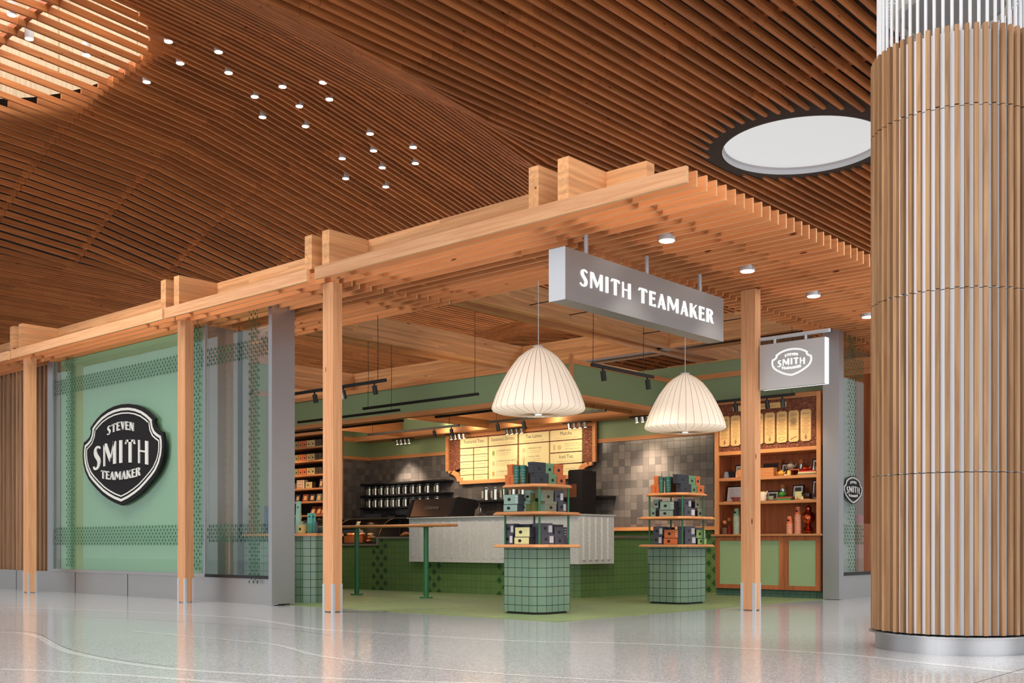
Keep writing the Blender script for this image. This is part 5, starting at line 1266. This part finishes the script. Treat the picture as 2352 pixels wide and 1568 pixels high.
far_ = [
 (0, 'u', 290, 455, 0, .120, 'slate', dict(lab='grey stickered box at left, lower one', sticker=True)),
 (0, 'u', 300, 468, 1, .120, 'slate', dict(lab='grey stickered box at left, upper one', sticker=True, dz=.121)),
 (0, 'u', 475, 720, 0, .083, 'orange', dict(lab='wide orange box, lower one', side='coal', du=-.06, depth=.12)),
 (0, 'u', 487, 730, 1, .115, 'orange', dict(lab='wide orange box, upper one', side='coal', dz=.084, du=-.06, depth=.1)),
 (0, 'u', 490, 606, 2, .235, 'coal', dict(lab='black box peeking over the orange ones', seal=False, du=.08)),
 (0, 'v', 845, 1036, 0, .120, 'slate', dict(lab='grey stickered box right of front rod, lower one', sticker=True, depth=.12)),
 (0, 'v', 845, 1020, 1, .122, 'slate', dict(lab='grey stickered box right of front rod, upper one', sticker=True, dz=.121, depth=.12)),
 (0, 'v', 1062, 1215, 0, .083, 'lime', dict(lab='lime green box, right end, lower one', side='coal', depth=.1)),
 (0, 'v', 1040, 1197, 1, .118, 'lime', dict(lab='lime green box, right end, upper one', side='coal', dz=.084, depth=.1)),
 (0, 'v', 1020, 1145, 2, .235, 'slate', dict(lab='dark box peeking over the lime ones', seal=False, du=.14, depth=.1)),
 (1, 'u', 262, 345, 0, .115, 'mint', dict(lab='mint carton, far left, lower one', side='coal', lid=True, depth=.085)),
 (1, 'u', 308, 392, 1, .115, 'mint', dict(lab='mint carton, far left, upper one', side='coal', lid=True, dz=.118, depth=.085)),
 (1, 'u', 412, 645, 0, .083, 'sage', dict(lab='wide sage box, lower one', side='coal', du=-.04, depth=.12)),
 (1, 'u', 418, 660, 1, .118, 'sage', dict(lab='wide sage box, upper one', side='coal', dz=.084, du=-.04, depth=.1)),
 (1, 'v', 838, 1022, 0, .118, 'slate', dict(lab='grey stickered box right of front rod, lower one', sticker=True, depth=.1)),
 (1, 'v', 825, 958, 1, .118, 'slate', dict(lab='grey stickered box right of front rod, upper one', sticker=True, dz=.119, depth=.1)),
 (1, 'v', 1062, 1150, 0, .115, 'khaki', dict(lab='khaki carton, right end, lower one', side='coal', lid=True, depth=.08)),
 (1, 'v', 1018, 1108, 1, .115, 'khaki', dict(lab='khaki carton, right end, upper one', side='coal', lid=True, dz=.118, depth=.08)),
 (2, 'u', 262, 338, 0, .115, 'orange', dict(lab='orange carton, far left, lower one', lid=True, seal=False, depth=.1)),
 (2, 'u', 345, 400, 0, .115, 'orange', dict(lab='orange carton behind the tumblers, lower one', lid=True, seal=False, depth=.1)),
 (2, 'u', 312, 388, 1, .115, 'orange', dict(lab='orange carton, far left, upper one', lid=True, seal=False, dz=.118, depth=.1)),
 (2, 'v', 612, 698, 1, .21, 'brown', dict(lab='dark brown carton just right of the tumblers', lid=True, seal=False, du=.15, depth=.1)),
 (2, 'v', 770, 948, 0, .118, 'coal', dict(lab='black carton with silver seal, lower one', lid=True, depth=.07)),
 (2, 'v', 955, 1050, 0, .115, 'leaf', dict(lab='leaf green carton, lower one', lid=True, depth=.07)),
 (2, 'v', 1058, 1172, 0, .115, 'orange', dict(lab='orange carton, right end, lower one', lid=True, depth=.07)),
 (2, 'v', 718, 905, 1, .118, 'coal', dict(lab='black carton with silver seal, upper one', lid=True, dz=.121, depth=.07)),
 (2, 'v', 912, 1024, 1, .115, 'leaf', dict(lab='leaf green carton, upper one', lid=True, dz=.118, depth=.07)),
 (2, 'v', 1030, 1106, 1, .115, 'orange', dict(lab='orange carton, right end, upper one', lid=True, dz=.118, depth=.07)),
]
fill(1, 1460, 7.468, far_, (12.21, 12.21, 12.23), (7.855, 7.855, 7.865), TZ)
for k, (px, sn, lab) in enumerate(((1187, 0, 'left one on top of the nearer stand'), (1202, 0, 'right one on top of the nearer stand'), (1519.5, 1, 'left one on top of the farther stand'), (1535.5, 1, 'right one on top of the farther stand'))):
    x, y = S1 if sn == 0 else S2_
    uu = x - .27; tumbler(uu, vU(px, uu), 1.493, 'dark green straw tumbler with pale pattern, ' + lab)

# ================================================================== HANGING BUBBLE LAMPS
def lamp(x, y, label):
    t = thing('pendant_lamp', label, 'pendant lamp', (x, y, 2.30), 'white ribbed pendant lamps')
    prof = [(.075, 2.326), (.20, 2.322), (.36, 2.33), (.48, 2.345), (.53, 2.362), (.55, 2.385), (.54, 2.437), (.493, 2.565), (.435, 2.69), (.36, 2.825), (.30, 2.91), (.24, 2.985), (.17, 3.045), (.10, 3.09), (.065, 3.108)]
    mb = MB(); nr = 32; n_ = nr * 4
    for i_ in range(n_):
        f = lambda q: 1 - .012 * (1 - abs(math.cos(math.pi * q / 4)))   # membrane dips between the ribs
        a, b = 2 * math.pi * i_ / n_, 2 * math.pi * (i_ + 1) / n_
        for m_ in range(len(prof) - 1):
            (r0, z0), (r1, z1) = prof[m_], prof[m_ + 1]; fa, fb = f(i_), f(i_ + 1)
            mb.face([(x + r0 * fa * math.cos(a), y + r0 * fa * math.sin(a), z0), (x + r0 * fb * math.cos(b), y + r0 * fb * math.sin(b), z0), (x + r1 * fb * math.cos(b), y + r1 * fb * math.sin(b), z1), (x + r1 * fa * math.cos(a), y + r1 * fa * math.sin(a), z1)])
    part('shade', mb, M['shade'], t, 'glowing white ribbed shade', smooth=True)
    wm = simple('lamp_wire', (176, 150, 118), .5) if 'wire' not in CARD else CARD['wire']; CARD['wire'] = wm
    for q in range(nr):
        a = 2 * math.pi * q / nr; mb = MB(); mb.tube([(x + (r + .001) * math.cos(a), y + (r + .001) * math.sin(a), z - (.001 if k_ < 4 else 0)) for k_, (r, z) in enumerate(prof)], .0024, 4); part('rib', mb, wm, t)
    mb = MB(); mb.lathe(x, y, [(.03, 2.322), (.075, 2.318), (.078, 2.328), (.03, 2.33)], 28, False); part('bottom_ring', mb, M['chrome'], t, smooth=True)
    mb = MB(); mb.cyl(x, y, 2.321, 2.323, .04, 20); part('bulb_opening', mb, M['litlens'], t)
    mb = MB(); mb.cyl(x, y, 3.105, 3.125, .062, 24); part('top_cap', mb, M['white'], t)
    mb = MB(); mb.cyl(x, y, 3.12, 3.8895 if x < 10 else 4.192, .0045, 8); part('cable', mb, M['white'], t)
lamp(9.652, 8.175, 'larger-looking white ribbed bell lamp hanging above the nearer stand')
lamp(12.5, 7.975, 'white ribbed bell lamp hanging above the farther stand, smaller in view')

# ================================================================== TIMELINE CABINET AT THE RIGHT
CU = 14.8; cv0, cv1 = 7.115, 8.90
cb = thing('timeline_cabinet', 'tall oak cabinet with cork timeline, open shelves and green doors at the right', 'cabinet', (15.05, 8.0, 0))
mb = MB(); mb.prism([(CU + .05, cv0), (15.4, cv0), (15.4, cv1), (CU + .05, cv1)], .004, .115); part('toe_kick', mb, M['ttile'], cb, 'dark green tiled plinth')
mb = MB(); mb.box(CU + .022, 15.4, cv0, cv1, .115, .93); part('carcass', mb, M['red_oak_z'], cb)
dv = (cv1 - cv0 - .01) / 3
for k in range(3):
    a, b = cv0 + .005 + dv * k, cv0 + dv * (k + 1); z0, z1 = .118, .925
    d = MB()
    d.box(CU, CU + .022, a, a + .075, z0, z1); d.box(CU, CU + .022, b - .075, b, z0, z1); d.box(CU, CU + .022, a + .075, b - .075, z0, z0 + .065); d.box(CU, CU + .022, a + .075, b - .075, z1 - .065, z1)
    dd = part('door', d, M['red_oak_z'], cb); mb = MB(); mb.box(CU + .010, CU + .0215, a + .075, b - .075, z0 + .065, z1 - .065); part('green_panel', mb, M['greenc'], dd, 'flat green door panel')
mb = MB(); mb.box(CU - .04, 15.42, cv0 - .04, cv1 + .04, .93, .96); mb.box(CU - .05, CU - .02, cv0 - .04, cv1 + .05, .93, .985) if False else None; part('ledge', mb, M['oak_y'], cb)
for (a, b) in ((cv0, cv0 + .07), (cv1 - .07, cv1)):
    mb = MB(); mb.box(CU, CU + .03, a, b, .96, 3.05); part('stile', mb, M['oak_z'], cb)
for (a, b) in ((cv0, cv0 + .025), (cv1 - .03, cv1)):
    mb = MB(); mb.box(CU + .03, 15.3, a, b, .96, 2.25); part('side', mb, M['red_oak_z'], cb)
mb = MB(); mb.box(15.28, 15.3, cv0 + .025, cv1 - .03, .96, 2.25); part('back', mb, M['red_oak_z'], cb)
for z in (1.466, 1.836):
    mb = MB(); mb.box(CU + .005, 15.28, cv0 + .05, cv1 - .05, z - .045, z); part('shelf', mb, M['oak_y'], cb)
mb = MB(); mb.box(CU - .002, 15.28, cv0 + .07, cv1 - .07, 2.195, 2.25); part('rail', mb, M['oak_y'], cb)
mb = MB(); mb.box(CU - .002, CU + .03, cv0 + .07, cv1 - .07, 2.985, 3.05); part('rail', mb, M['oak_y'], cb)
mb = MB(); mb.box(CU + .02, CU + .06, cv0 + .07, cv1 - .07, 2.25, 2.985); part('cork_panel', mb, M['cork'], cb, 'dark brown cork panel')
def plaque(v0, v1, z0, z1, c_=.02):
    return [(v0 + c_, z0), (v1 - c_, z0), (v1 - c_, z0 + c_ * .6), (v1, z0 + c_), (v1, z1 - c_), (v1 - c_, z1 - c_ * .6), (v1 - c_, z1), (v0 + c_, z1), (v0 + c_, z1 - c_ * .6), (v0, z1 - c_), (v0, z0 + c_), (v0 + c_, z0 + c_ * .6)]
X4 = lambda x: 1400 + x / 3.734
for k, (xa, xb, yr) in enumerate(((945, 1030, '1949'), (1042, 1122, '1972'), (1140, 1225, ''), (1237, 1318, '1994'), (1332, 1418, '1999'), (1435, 1522, '2009'), (1537, 1623, '2015'), (1640, 1728, 'PRESENT'))):
    a, b = vU(X4(xb), CU + .005), vU(X4(xa), CU + .005); c_ = (a + b) / 2
    mb = MB(); extrude(mb, [plaque(a, b, 2.33, 2.80)], lambda p, q, d: (CU + .018 - d, p, q), 0, .02); pl = part('plaque', mb, M['plaq'], cb, 'maple timeline plaque')
    tw5 = lambda x, y, d: (CU - .003, c_ - x, y)
    if yr:
        mm = text_mb(yr, .05 if yr != 'PRESENT' else .028, lambda x, y, d: (CU - .003, c_ - x, 2.735 + y)); part('lettering', mm, M['engr'], pl)
    lines = MB()
    for q in range(11 if k != 6 else 8):
        w = (b - a) * (.30 + .08 * ((q * 5 + k) % 3)) * .85; zz = 2.67 - .022 * q; lines.box(CU - .0028, CU - .002, c_ - w, c_ + w, zz, zz + .006)
    part('engraved_text', lines, M['engr'], pl)
    mb = MB()
    if k == 6: mb.bar((CU - .003, c_ + .05, 2.37), (CU - .003, c_ - .05, 2.41), .008, .008, (1, 0, 0))
    elif k == 5: extrude(mb, ring_polys([(.05 * math.cos(t), .028 * math.sin(t)) for t in [i * math.pi / 8 for i in range(16)]], [(.043 * math.cos(t), .022 * math.sin(t)) for t in [i * math.pi / 8 for i in range(16)]]), lambda p, q, d: (CU - .002 - d, c_ + p, 2.39 + q), 0, .001)
    else: mb.tube([(CU - .0035, c_, 2.36), (CU - .0035, c_ + .01, 2.40), (CU - .0035, c_ - .015, 2.43)], .006, 5); mb.tube([(CU - .0035, c_, 2.37), (CU - .0035, c_ - .02, 2.40)], .008, 5)
    part('engraved_drawing', mb, M['engr'], pl)
a, b = vU(X4(1515), CU + .005), vU(X4(1060), CU + .005)
mb = MB(); extrude(mb, [plaque(a, b, 2.86, 2.945, .012)], lambda p, q, d: (CU + .018 - d, p, q), 0, .02); pl = part('title_plaque', mb, M['plaq'], cb)
part('lettering', text_mb('WHAT IS IN OUR Smithstory', .042, lambda x, y, d: (CU - .003, (a + b) / 2 - x - .02, 2.90 + y)), M['engr'], pl)

X5 = lambda x: 1630 + x / 6.82
ZA, ZB_, ZC = .961, 1.467, 1.837
def fr(xa, xb, z, h, lab, pic=(120, 112, 104), u=15.0, frame='black', mat_=(222, 218, 210), bw=.018, lean=.04, grp='framed pictures in the cabinet'):
    a, b = vU(X5(xb), u), vU(X5(xa), u); t = thing('picture_frame', lab, 'picture frame', (u + .01, (a + b) / 2, z), grp)
    def q(mb_, y0, y1, z0, z1, d0, d1):
        f = lambda zz: lean * (zz - z) / h
        mb_.hexa([(u + f(z0) - d0, y0, z0), (u + f(z0) + d1, y0, z0), (u + f(z0) + d1, y1, z0), (u + f(z0) - d0, y1, z0), (u + f(z1) - d0, y0, z1), (u + f(z1) + d1, y0, z1), (u + f(z1) + d1, y1, z1), (u + f(z1) - d0, y1, z1)])
    m0 = MB(); q(m0, a, b, z, z + h, 0, .018); part('frame', m0, M['blackp'] if frame == 'black' else M['red_oak_y'], t)
    m1 = MB(); q(m1, a + bw, b - bw, z + bw, z + h - bw, .001, 0); part('mat_board', m1, simple('mat_board', mat_, .6), t)
    m2 = MB(); bw2 = bw * 2.2; q(m2, a + bw2, b - bw2, z + bw2, z + h - bw2, .002, 0); part('picture', m2, simple('picture_' + lab[:12], pic, .6, var=.35), t)
def teapot(px, z, r, col, lab, u=14.95, sy=1., mat=None, handle='side', lid=None, spout=-1):
    v = vU(X5(px), u); m_ = mat or simple('pot_' + lab[:10], col, .25); t = thing('teapot', lab, 'teapot', (u, v, z), 'teapots on the cabinet shelves')
    mb = MB(); mb.lathe(u, v, [(r * .55, z), (r * .85, z + r * .3 * sy), (r, z + r * .75 * sy), (r * .85, z + r * 1.15 * sy), (r * .45, z + r * 1.45 * sy), (r * .3, z + r * 1.5 * sy)], 22); part('body', mb, m_, t, smooth=True)
    mb = MB(); mb.lathe(u, v, [(r * .42, z + r * 1.45 * sy), (r * .3, z + r * 1.6 * sy), (r * .08, z + r * 1.68 * sy), (r * .13, z + r * 1.8 * sy), (.0001, z + r * 1.9 * sy)], 16); part('lid', mb, lid or m_, t, smooth=True)
    s = spout
    mb = MB(); mb.tube([(u, v + s * r * .8, z + r * .6 * sy), (u, v + s * r * 1.2, z + r * .9 * sy), (u, v + s * r * 1.4, z + r * 1.35 * sy)], [r * .26, r * .16, r * .1], 10); part('spout', mb, m_, t, smooth=True)
    mb = MB()
    if handle == 'top': mb.tube([(u, v + r * .8 * math.cos(x), z + r * 1.2 * sy + r * 1.1 * math.sin(x)) for x in [i * math.pi / 8 for i in range(9)]], r * .07, 8)
    else: mb.tube([(u, v - s * (r * .85 + r * .55 * math.sin(x)), z + r * .75 * sy + r * .5 * math.cos(x)) for x in [i * math.pi / 8 for i in range(9)]], r * .09, 8)
    part('handle', mb, m_ if handle != 'top' else M['black'], t, smooth=True)
def solid(name, xa, xb, z, h, u, d, mat, lab, cat, grp=None):
    mb_ = MB(); mb_.box(u, u + d, vU(X5(xb), u), vU(X5(xa), u), z, z + h); return solo(name, mb_, mat, lab, cat, grp)
# upper shelf
v = vU(X5(262), 14.93); mb = MB(); mb.lathe(14.93, v, [(.045, ZC), (.048, ZC + .02), (.03, ZC + .105), (.026, ZC + .105)], 20); solo('vase', mb, simple('blue_grey_glaze', (120, 124, 142), .4), 'small blue-grey tapered vase at the left end of the upper shelf', 'vase', smooth=True)
v = vU(X5(345), 14.96); mb = MB(); mb.tube([(14.95, v, ZC + .07), (14.965, v, ZC + .07)], .055, 24); mb.box(14.94, 14.98, v - .03, v + .03, ZC, ZC + .02); solo('plate', mb, M['blackp'], 'dark round plate standing between the blue vase and the first frame', 'plate')
solid('book_stand', 315, 445, ZC, .008, 14.86, .06, M['red_oak_y'], 'thin brown board lying in front of the dark plate', 'board')
fr(385, 505, ZC, .215, 'black frame with sandy picture, half behind the post, upper shelf', (196, 150, 96), u=15.02)
v = vU(X5(468), 14.93); mb = MB(); r8 = [(.055 * math.cos(t), .07 + .062 * math.sin(t)) for t in [math.pi / 8 + i * math.pi / 4 for i in range(8)]]; extrude(mb, [r8], lambda p, q, d: (14.95 - d, v + p, ZC + q + .0), 0, .03); mb.v = [(a, b, max(c, ZC)) for a, b, c in mb.v]; solo('wooden_token', mb, M['oak_z'], 'eight-sided wooden block leaning beside the post on the upper shelf', 'block')
fr(780, 1112, ZC, .27, 'large brown wooden frame with black centre on the upper shelf', (30, 28, 28), u=15.12, frame='oak', mat_=(40, 34, 30), bw=.05)
solid('wooden_box', 700, 1000, ZC, .135, 14.88, .12, M['oak_y'], 'long orange-brown wooden box in front of the large brown frame', 'box')
fr(1110, 1300, ZC, .205, 'black frame with four round pictures behind the grey teapot', (90, 80, 70), u=15.08)
st_ = thing('small_stool', 'little brown wooden stand under the grey teapot', 'stand', (15.0, vU(X5(1330), 15.0), ZC))
a, b = vU(X5(1400), 14.95), vU(X5(1255), 14.95)
mb = MB(); mb.box(14.95, 15.07, a, b, ZC + .085, ZC + .098); part('top', mb, M['red_oak_y'], st_)
for y in (a, b - .015): mb = MB(); mb.box(14.95, 15.07, y, y + .015, ZC, ZC + .085); part('leg', mb, M['red_oak_z'], st_)
teapot(1275, ZC + .099, .066, (142, 132, 120), 'grey stoneware teapot on the little wooden stand', u=15.01, spout=-1)
teapot(1120, ZC, .052, (214, 160, 60), 'small mustard yellow teapot on the upper shelf', u=14.90, spout=-1)
v = vU(X5(1242), 14.88); mb = MB(); mb.lathe(14.88, v, [(.028, ZC), (.03, ZC + .05), (.026, ZC + .062), (.028, ZC + .07), (.004, ZC + .085)], 16); solo('small_jar', mb, simple('mustard_glaze', (222, 190, 96), .3), 'tiny pale yellow lidded jar next to the mustard teapot', 'jar', smooth=True)
for k, (xa, xb, h, c_) in enumerate(((1370, 1666, .022, (132, 128, 92)), (1385, 1666, .022, (224, 208, 160)), (1402, 1655, .018, (196, 44, 34)))):
    solid('book', xa, xb, ZC + (.0, .0225, .045)[k], h, 14.86, .16, simple('book_%d' % k, c_, .6), '%s book in the pile under the copper kettle, %s of three' % (('olive', 'cream', 'red')[k], ('lowest', 'middle', 'topmost')[k]), 'book', 'books under the copper kettle')
teapot(1500, ZC + .0635, .066, (0, 0, 0), 'copper kettle with black top handle on the pile of books', u=14.93, sy=.75, mat=M['copper'], handle='top', spout=-1)
v = vU(X5(1435), 15.1); mb = MB(); mb.cyl(15.1, v, ZC, ZC + .18, .04, 18); bj = thing('cork_jar', 'glass jar with a big cork ball behind the copper kettle', 'jar', (15.1, v, ZC), 'cork-topped jars'); part('glass', mb, M['jar'], bj, smooth=True); mb = MB(); mb.ball((15.1, v, ZC + .215), .042, 14); part('cork_ball', mb, simple('cork_ball', (196, 120, 72), .8), bj, smooth=True)
fr(1590, 1700, ZC, .24, 'black frame with grey photograph at the right end of the upper shelf', (70, 66, 64), u=15.0)
# middle shelf
fr(255, 575, ZB_, .255, 'large black frame with pale picture, left end of the middle shelf', (206, 204, 202), u=15.02, mat_=(236, 232, 230))
v = vU(X5(405), 14.88); mb = MB(); mb.lathe(14.88, v, [(.038, ZB_), (.04, ZB_ + .012), (.082, ZB_ + .068), (.078, ZB_ + .068), (.03, ZB_ + .02)], 22, False); solo('bowl', mb, simple('terracotta', (150, 78, 58), .5), 'small terracotta bowl in front of the large pale picture', 'bowl', smooth=True)
solid('board', 220, 330, ZB_, .006, 14.84, .08, M['oak_y'], 'thin flat wooden coaster at the left end of the middle shelf', 'coaster')
v = vU(X5(835), 14.9); t = thing('pitcher', 'cream ceramic pitcher right next to the post on the middle shelf', 'pitcher', (14.9, v, ZB_)); mb = MB(); mb.lathe(14.9, v, [(.055, ZB_), (.062, ZB_ + .06), (.05, ZB_ + .12), (.042, ZB_ + .14)], 20); part('body', mb, simple('cream_glaze', (230, 210, 184), .3), t, smooth=True); mb = MB(); mb.tube([(14.9, v - .05, ZB_ + .1), (14.9, v - .075, ZB_ + .15)], [.018, .01], 8); part('spout', mb, bpy.data.materials['cream_glaze'], t)
fr(880, 1072, ZB_, .155, 'low black frame with dark photograph behind the teacup', (60, 56, 54), u=15.0)
t = thing('teacup', 'pale green patterned teacup on a saucer on the middle shelf', 'cup', (14.87, vU(X5(962), 14.87), ZB_)); v = vU(X5(962), 14.87); mb = MB(); mb.lathe(14.87, v, [(.02, ZB_ + .012), (.03, ZB_ + .025), (.046, ZB_ + .07), (.042, ZB_ + .07)], 20, False); part('cup', mb, simple('celadon', (160, 182, 140), .3), t, smooth=True); mb = MB(); mb.lathe(14.87, v, [(.03, ZB_), (.062, ZB_ + .014), (.03, ZB_ + .012)], 22); part('saucer', mb, simple('saucer', (214, 190, 160), .3), t, smooth=True); mb = MB(); mb.tube([(14.87, v + .042, ZB_ + .06), (14.87, v + .062, ZB_ + .05), (14.87, v + .036, ZB_ + .03)], .004, 6); part('handle', mb, bpy.data.materials['celadon'], t)
solid('book', 1052, 1265, ZB_, .027, 14.87, .14, simple('book_green', (62, 132, 78), .6), 'green book lying on the middle shelf, lower of two', 'book', 'books under the green teapot')
solid('book', 1045, 1280, ZB_ + .028, .024, 14.87, .14, simple('book_brown', (150, 84, 54), .6), 'brown book lying on the green one under the green teapot', 'book', 'books under the green teapot')
teapot(1132, ZB_ + .053, .05, (56, 130, 40), 'glossy green enamel teapot with black lid on two books', u=14.93, sy=1.05, lid=M['black'], spout=-1)
v = vU(X5(1145), 15.12); bj = thing('cork_jar', 'glass jar with a big cork ball behind the green teapot', 'jar', (15.12, v, ZB_), 'cork-topped jars'); mb = MB(); mb.cyl(15.12, v, ZB_, ZB_ + .19, .04, 18); part('glass', mb, M['jar'], bj, smooth=True); mb = MB(); mb.ball((15.12, v, ZB_ + .225), .042, 14); part('cork_ball', mb, bpy.data.materials['cork_ball'], bj, smooth=True)
fr(1285, 1462, ZB_, .235, 'tall black frame with dark photograph in the middle of the middle shelf', (64, 60, 58), u=15.02)
solid('greeting_card', 1335, 1448, ZB_, .13, 14.93, .004, simple('map_card', (206, 206, 150), .6, var=.12), 'small pale card with a green map in front of the tall frame', 'card')
v = vU(X5(1372), 14.86); mb = MB(); mb.lathe(14.86, v, [(.04, ZB_), (.04, ZB_ + .008), (.012, ZB_ + .02), (.004, ZB_ + .045)], 18); solo('ornament', mb, M['red_oak_z'], 'little brown spinning-top shaped object in front of the pale card', 'ornament', smooth=True)
v = vU(X5(1452), 14.87); mb = MB(); mb.lathe(14.87, v, [(.02, ZB_), (.016, ZB_ + .03), (.006, ZB_ + .05)], 12); solo('small_figure', mb, simple('wax', (230, 196, 150), .4), 'tiny pale wax-like figure left of the dark brown teapot', 'ornament', smooth=True)
mb = MB(); mb.cyl(14.92, vU(X5(1535), 14.92), ZB_, ZB_ + .012, .075, 24); solo('trivet', mb, M['oak_y'], 'pale round trivet under the dark brown teapot', 'trivet')
teapot(1535, ZB_ + .013, .068, (34, 18, 12), 'shiny dark brown teapot on a pale trivet', u=14.92, spout=1)
fr(1590, 1710, ZB_, .30, 'tall black frame with reddish photograph at the right end of the middle shelf', (110, 52, 34), u=15.05)
# lower shelf
for k, (px, h, c_, lab) in enumerate(((235, .12, (120, 82, 60), 'grey-brown tea, front left'), (308, .165, (150, 34, 26), 'red berries, behind the first'))):
    u = (14.9, 14.98)[k]; v = vU(X5(px), u); t = thing('cork_jar', 'round-shouldered glass jar with a cork ball, filled with ' + lab, 'jar', (u, v, ZA), 'cork-topped jars')
    mb = MB(); mb.lathe(u, v, [(.045, ZA), (.047, ZA + h), (.03, ZA + h + .03), (.022, ZA + h + .035)], 20); part('glass', mb, M['glass'], t, smooth=True)
    mb = MB(); mb.cyl(u, v, ZA + .003, ZA + h * .85, .042, 18); part('contents', mb, simple('jar_fill_%d' % k, c_, .8, var=.4), t)
    mb = MB(); mb.ball((u, v, ZA + h + .065), .034, 14); part('cork_ball', mb, bpy.data.materials['cork_ball'], t, smooth=True)
def cups(px, n_, top, rim, lab, u=14.92):
    v = vU(X5(px), u); stp = .0172; grp = 'stacked paper cups, ' + lab
    m1, m2 = simple('cup_body_' + lab[:6], top, .5), simple('cup_rim_' + lab[:6], rim, .5)
    for k in range(n_):
        z = ZA + stp * k; r0 = .048
        t = thing('paper_cup', '%s paper cup from the shelf in %s' % (('lowest', 'second', 'third', 'fourth', 'fifth', 'sixth', 'seventh', 'eighth', 'ninth', 'tenth', 'eleventh', 'twelfth', 'thirteenth', 'fourteenth', 'fifteenth', 'sixteenth', 'topmost')[k if k < n_ - 1 else 16], lab), 'cup', (u, v, z), grp)
        mb = MB(); mb.lathe(u, v, [(r0, z), (r0 - .0015, z + .016), (r0 - .002, z + .016)] + ([(r0 - .014, z + .115), (r0 - .016, z + .119)] if k == n_ - 1 else [(r0 - .002, z + .0165)]), 20); part('body', mb, m1, t, smooth=True)
        mb = MB(); mb.lathe(u, v, [(r0 + .001, z), (r0 + .003, z + .003), (r0 + .001, z + .0065)], 20, False); part('rim', mb, m2, t)
        if k == n_ - 1:
            mb = MB(); mb.cyl(u, v, z + .119, z + .124, r0 - .017, 18); part('cup_base', mb, M['cream'], t)
            mb = tea_emblem(MB(), 'u', u - .0445, v, z + .065, .022); part('seal', mb, M['black'], t)
cups(420, 17, (120, 160, 130), (214, 214, 196), 'the tall pale and green stack beside the post')
cups(1255, 9, (214, 108, 58), (236, 206, 180), 'the shorter orange stack')
cups(1384, 17, (210, 104, 56), (236, 200, 176), 'the taller orange stack next to the samovar')
u = 14.98; v = vU(X5(1548), u); sm = thing('samovar', 'shiny copper samovar at the right end of the lowest open shelf', 'samovar', (u, v, ZA))
mb = MB(); mb.lathe(u, v, [(.075, ZA + .02), (.078, ZA + .035), (.05, ZA + .05), (.085, ZA + .075), (.05, ZA + .10), (.03, ZA + .125), (.05, ZA + .155), (.095, ZA + .20), (.10, ZA + .245), (.085, ZA + .285), (.06, ZA + .30)], 28); part('body', mb, M['copper'], sm, smooth=True)
mb = MB(); mb.lathe(u, v, [(.088, ZA + .30), (.09, ZA + .305), (.05, ZA + .33), (.035, ZA + .345), (.045, ZA + .36), (.045, ZA + .39), (.025, ZA + .415), (.008, ZA + .425), (.006, ZA + .44)], 24); part('crown', mb, M['copper'], sm, smooth=True)
for s in (-1, 1): mb = MB(); mb.tube([(u, v + s * .09, ZA + .23), (u, v + s * .125, ZA + .25), (u, v + s * .12, ZA + .29), (u, v + s * .085, ZA + .28)], .007, 8); part('handle', mb, M['black'], sm)
mb = MB(); mb.tube([(u - .03, v - .075, ZA + .06), (u - .05, v - .11, ZA + .055)], .007, 8); mb.tube([(u - .09, v, ZA + .19), (u - .13, v, ZA + .185), (u - .13, v, ZA + .165)], .007, 8); part('tap', mb, M['chrome'], sm)
for a in (.8, 2.4, 3.9, 5.5): mb = MB(); mb.ball((u + .06 * math.cos(a), v + .06 * math.sin(a), ZA + .011), .011, 8); part('foot', mb, M['copper'], sm)
# lights of the cabinet and the shelves (the track spots above them)
for v in (7.5, 8.0, 8.5): light('SPOT', 'cabinet_spot', (14.05, v, 3.0), 32, (1, .74, .46), (14.95, v, 1.9), spot_size=1.2, spot_blend=.9, shadow_soft_size=.04)
for v in (18.4, 19.6): light('SPOT', 'shelf_spot', (13.6, v, 3.35), 60, (1, .66, .36), (14.8, v, 1.9), spot_size=1.1, spot_blend=.9, shadow_soft_size=.04)
for (p, q, e) in (((9.57, 11.8, 2.95), (10.6, 10.8, 0), 40), ((11.0, 8.04, 2.9), (12.2, 8.1, 1.0), 25), ((11.45, 12.2, 2.95), (12.6, 11.8, .8), 35), ((11.6, 8.6, 2.95), (12.9, 9.8, .8), 30), ((13.93, 14.6, 2.9), (15.4, 14.9, 1.6), 30), ((13.93, 11.0, 2.9), (15.4, 10.6, 1.2), 40)):
    light('SPOT', 'track_beam', p, e * 2.2, (1, .82, .60), q, spot_size=1.6, spot_blend=.9, shadow_soft_size=.05)
# added warm area fill for the glow that the wood-lined shop keeps under its bulkhead
for (y0, y1) in ((13.9, 16.9), (11.0, 12.9)): light('AREA', 'bulkhead_fill', (12.9, (y0 + y1) / 2, 2.92), 16, (1, .74, .48), (13.8, (y0 + y1) / 2, 3.3), shape='RECTANGLE', size=y1 - y0, size_y=.05)
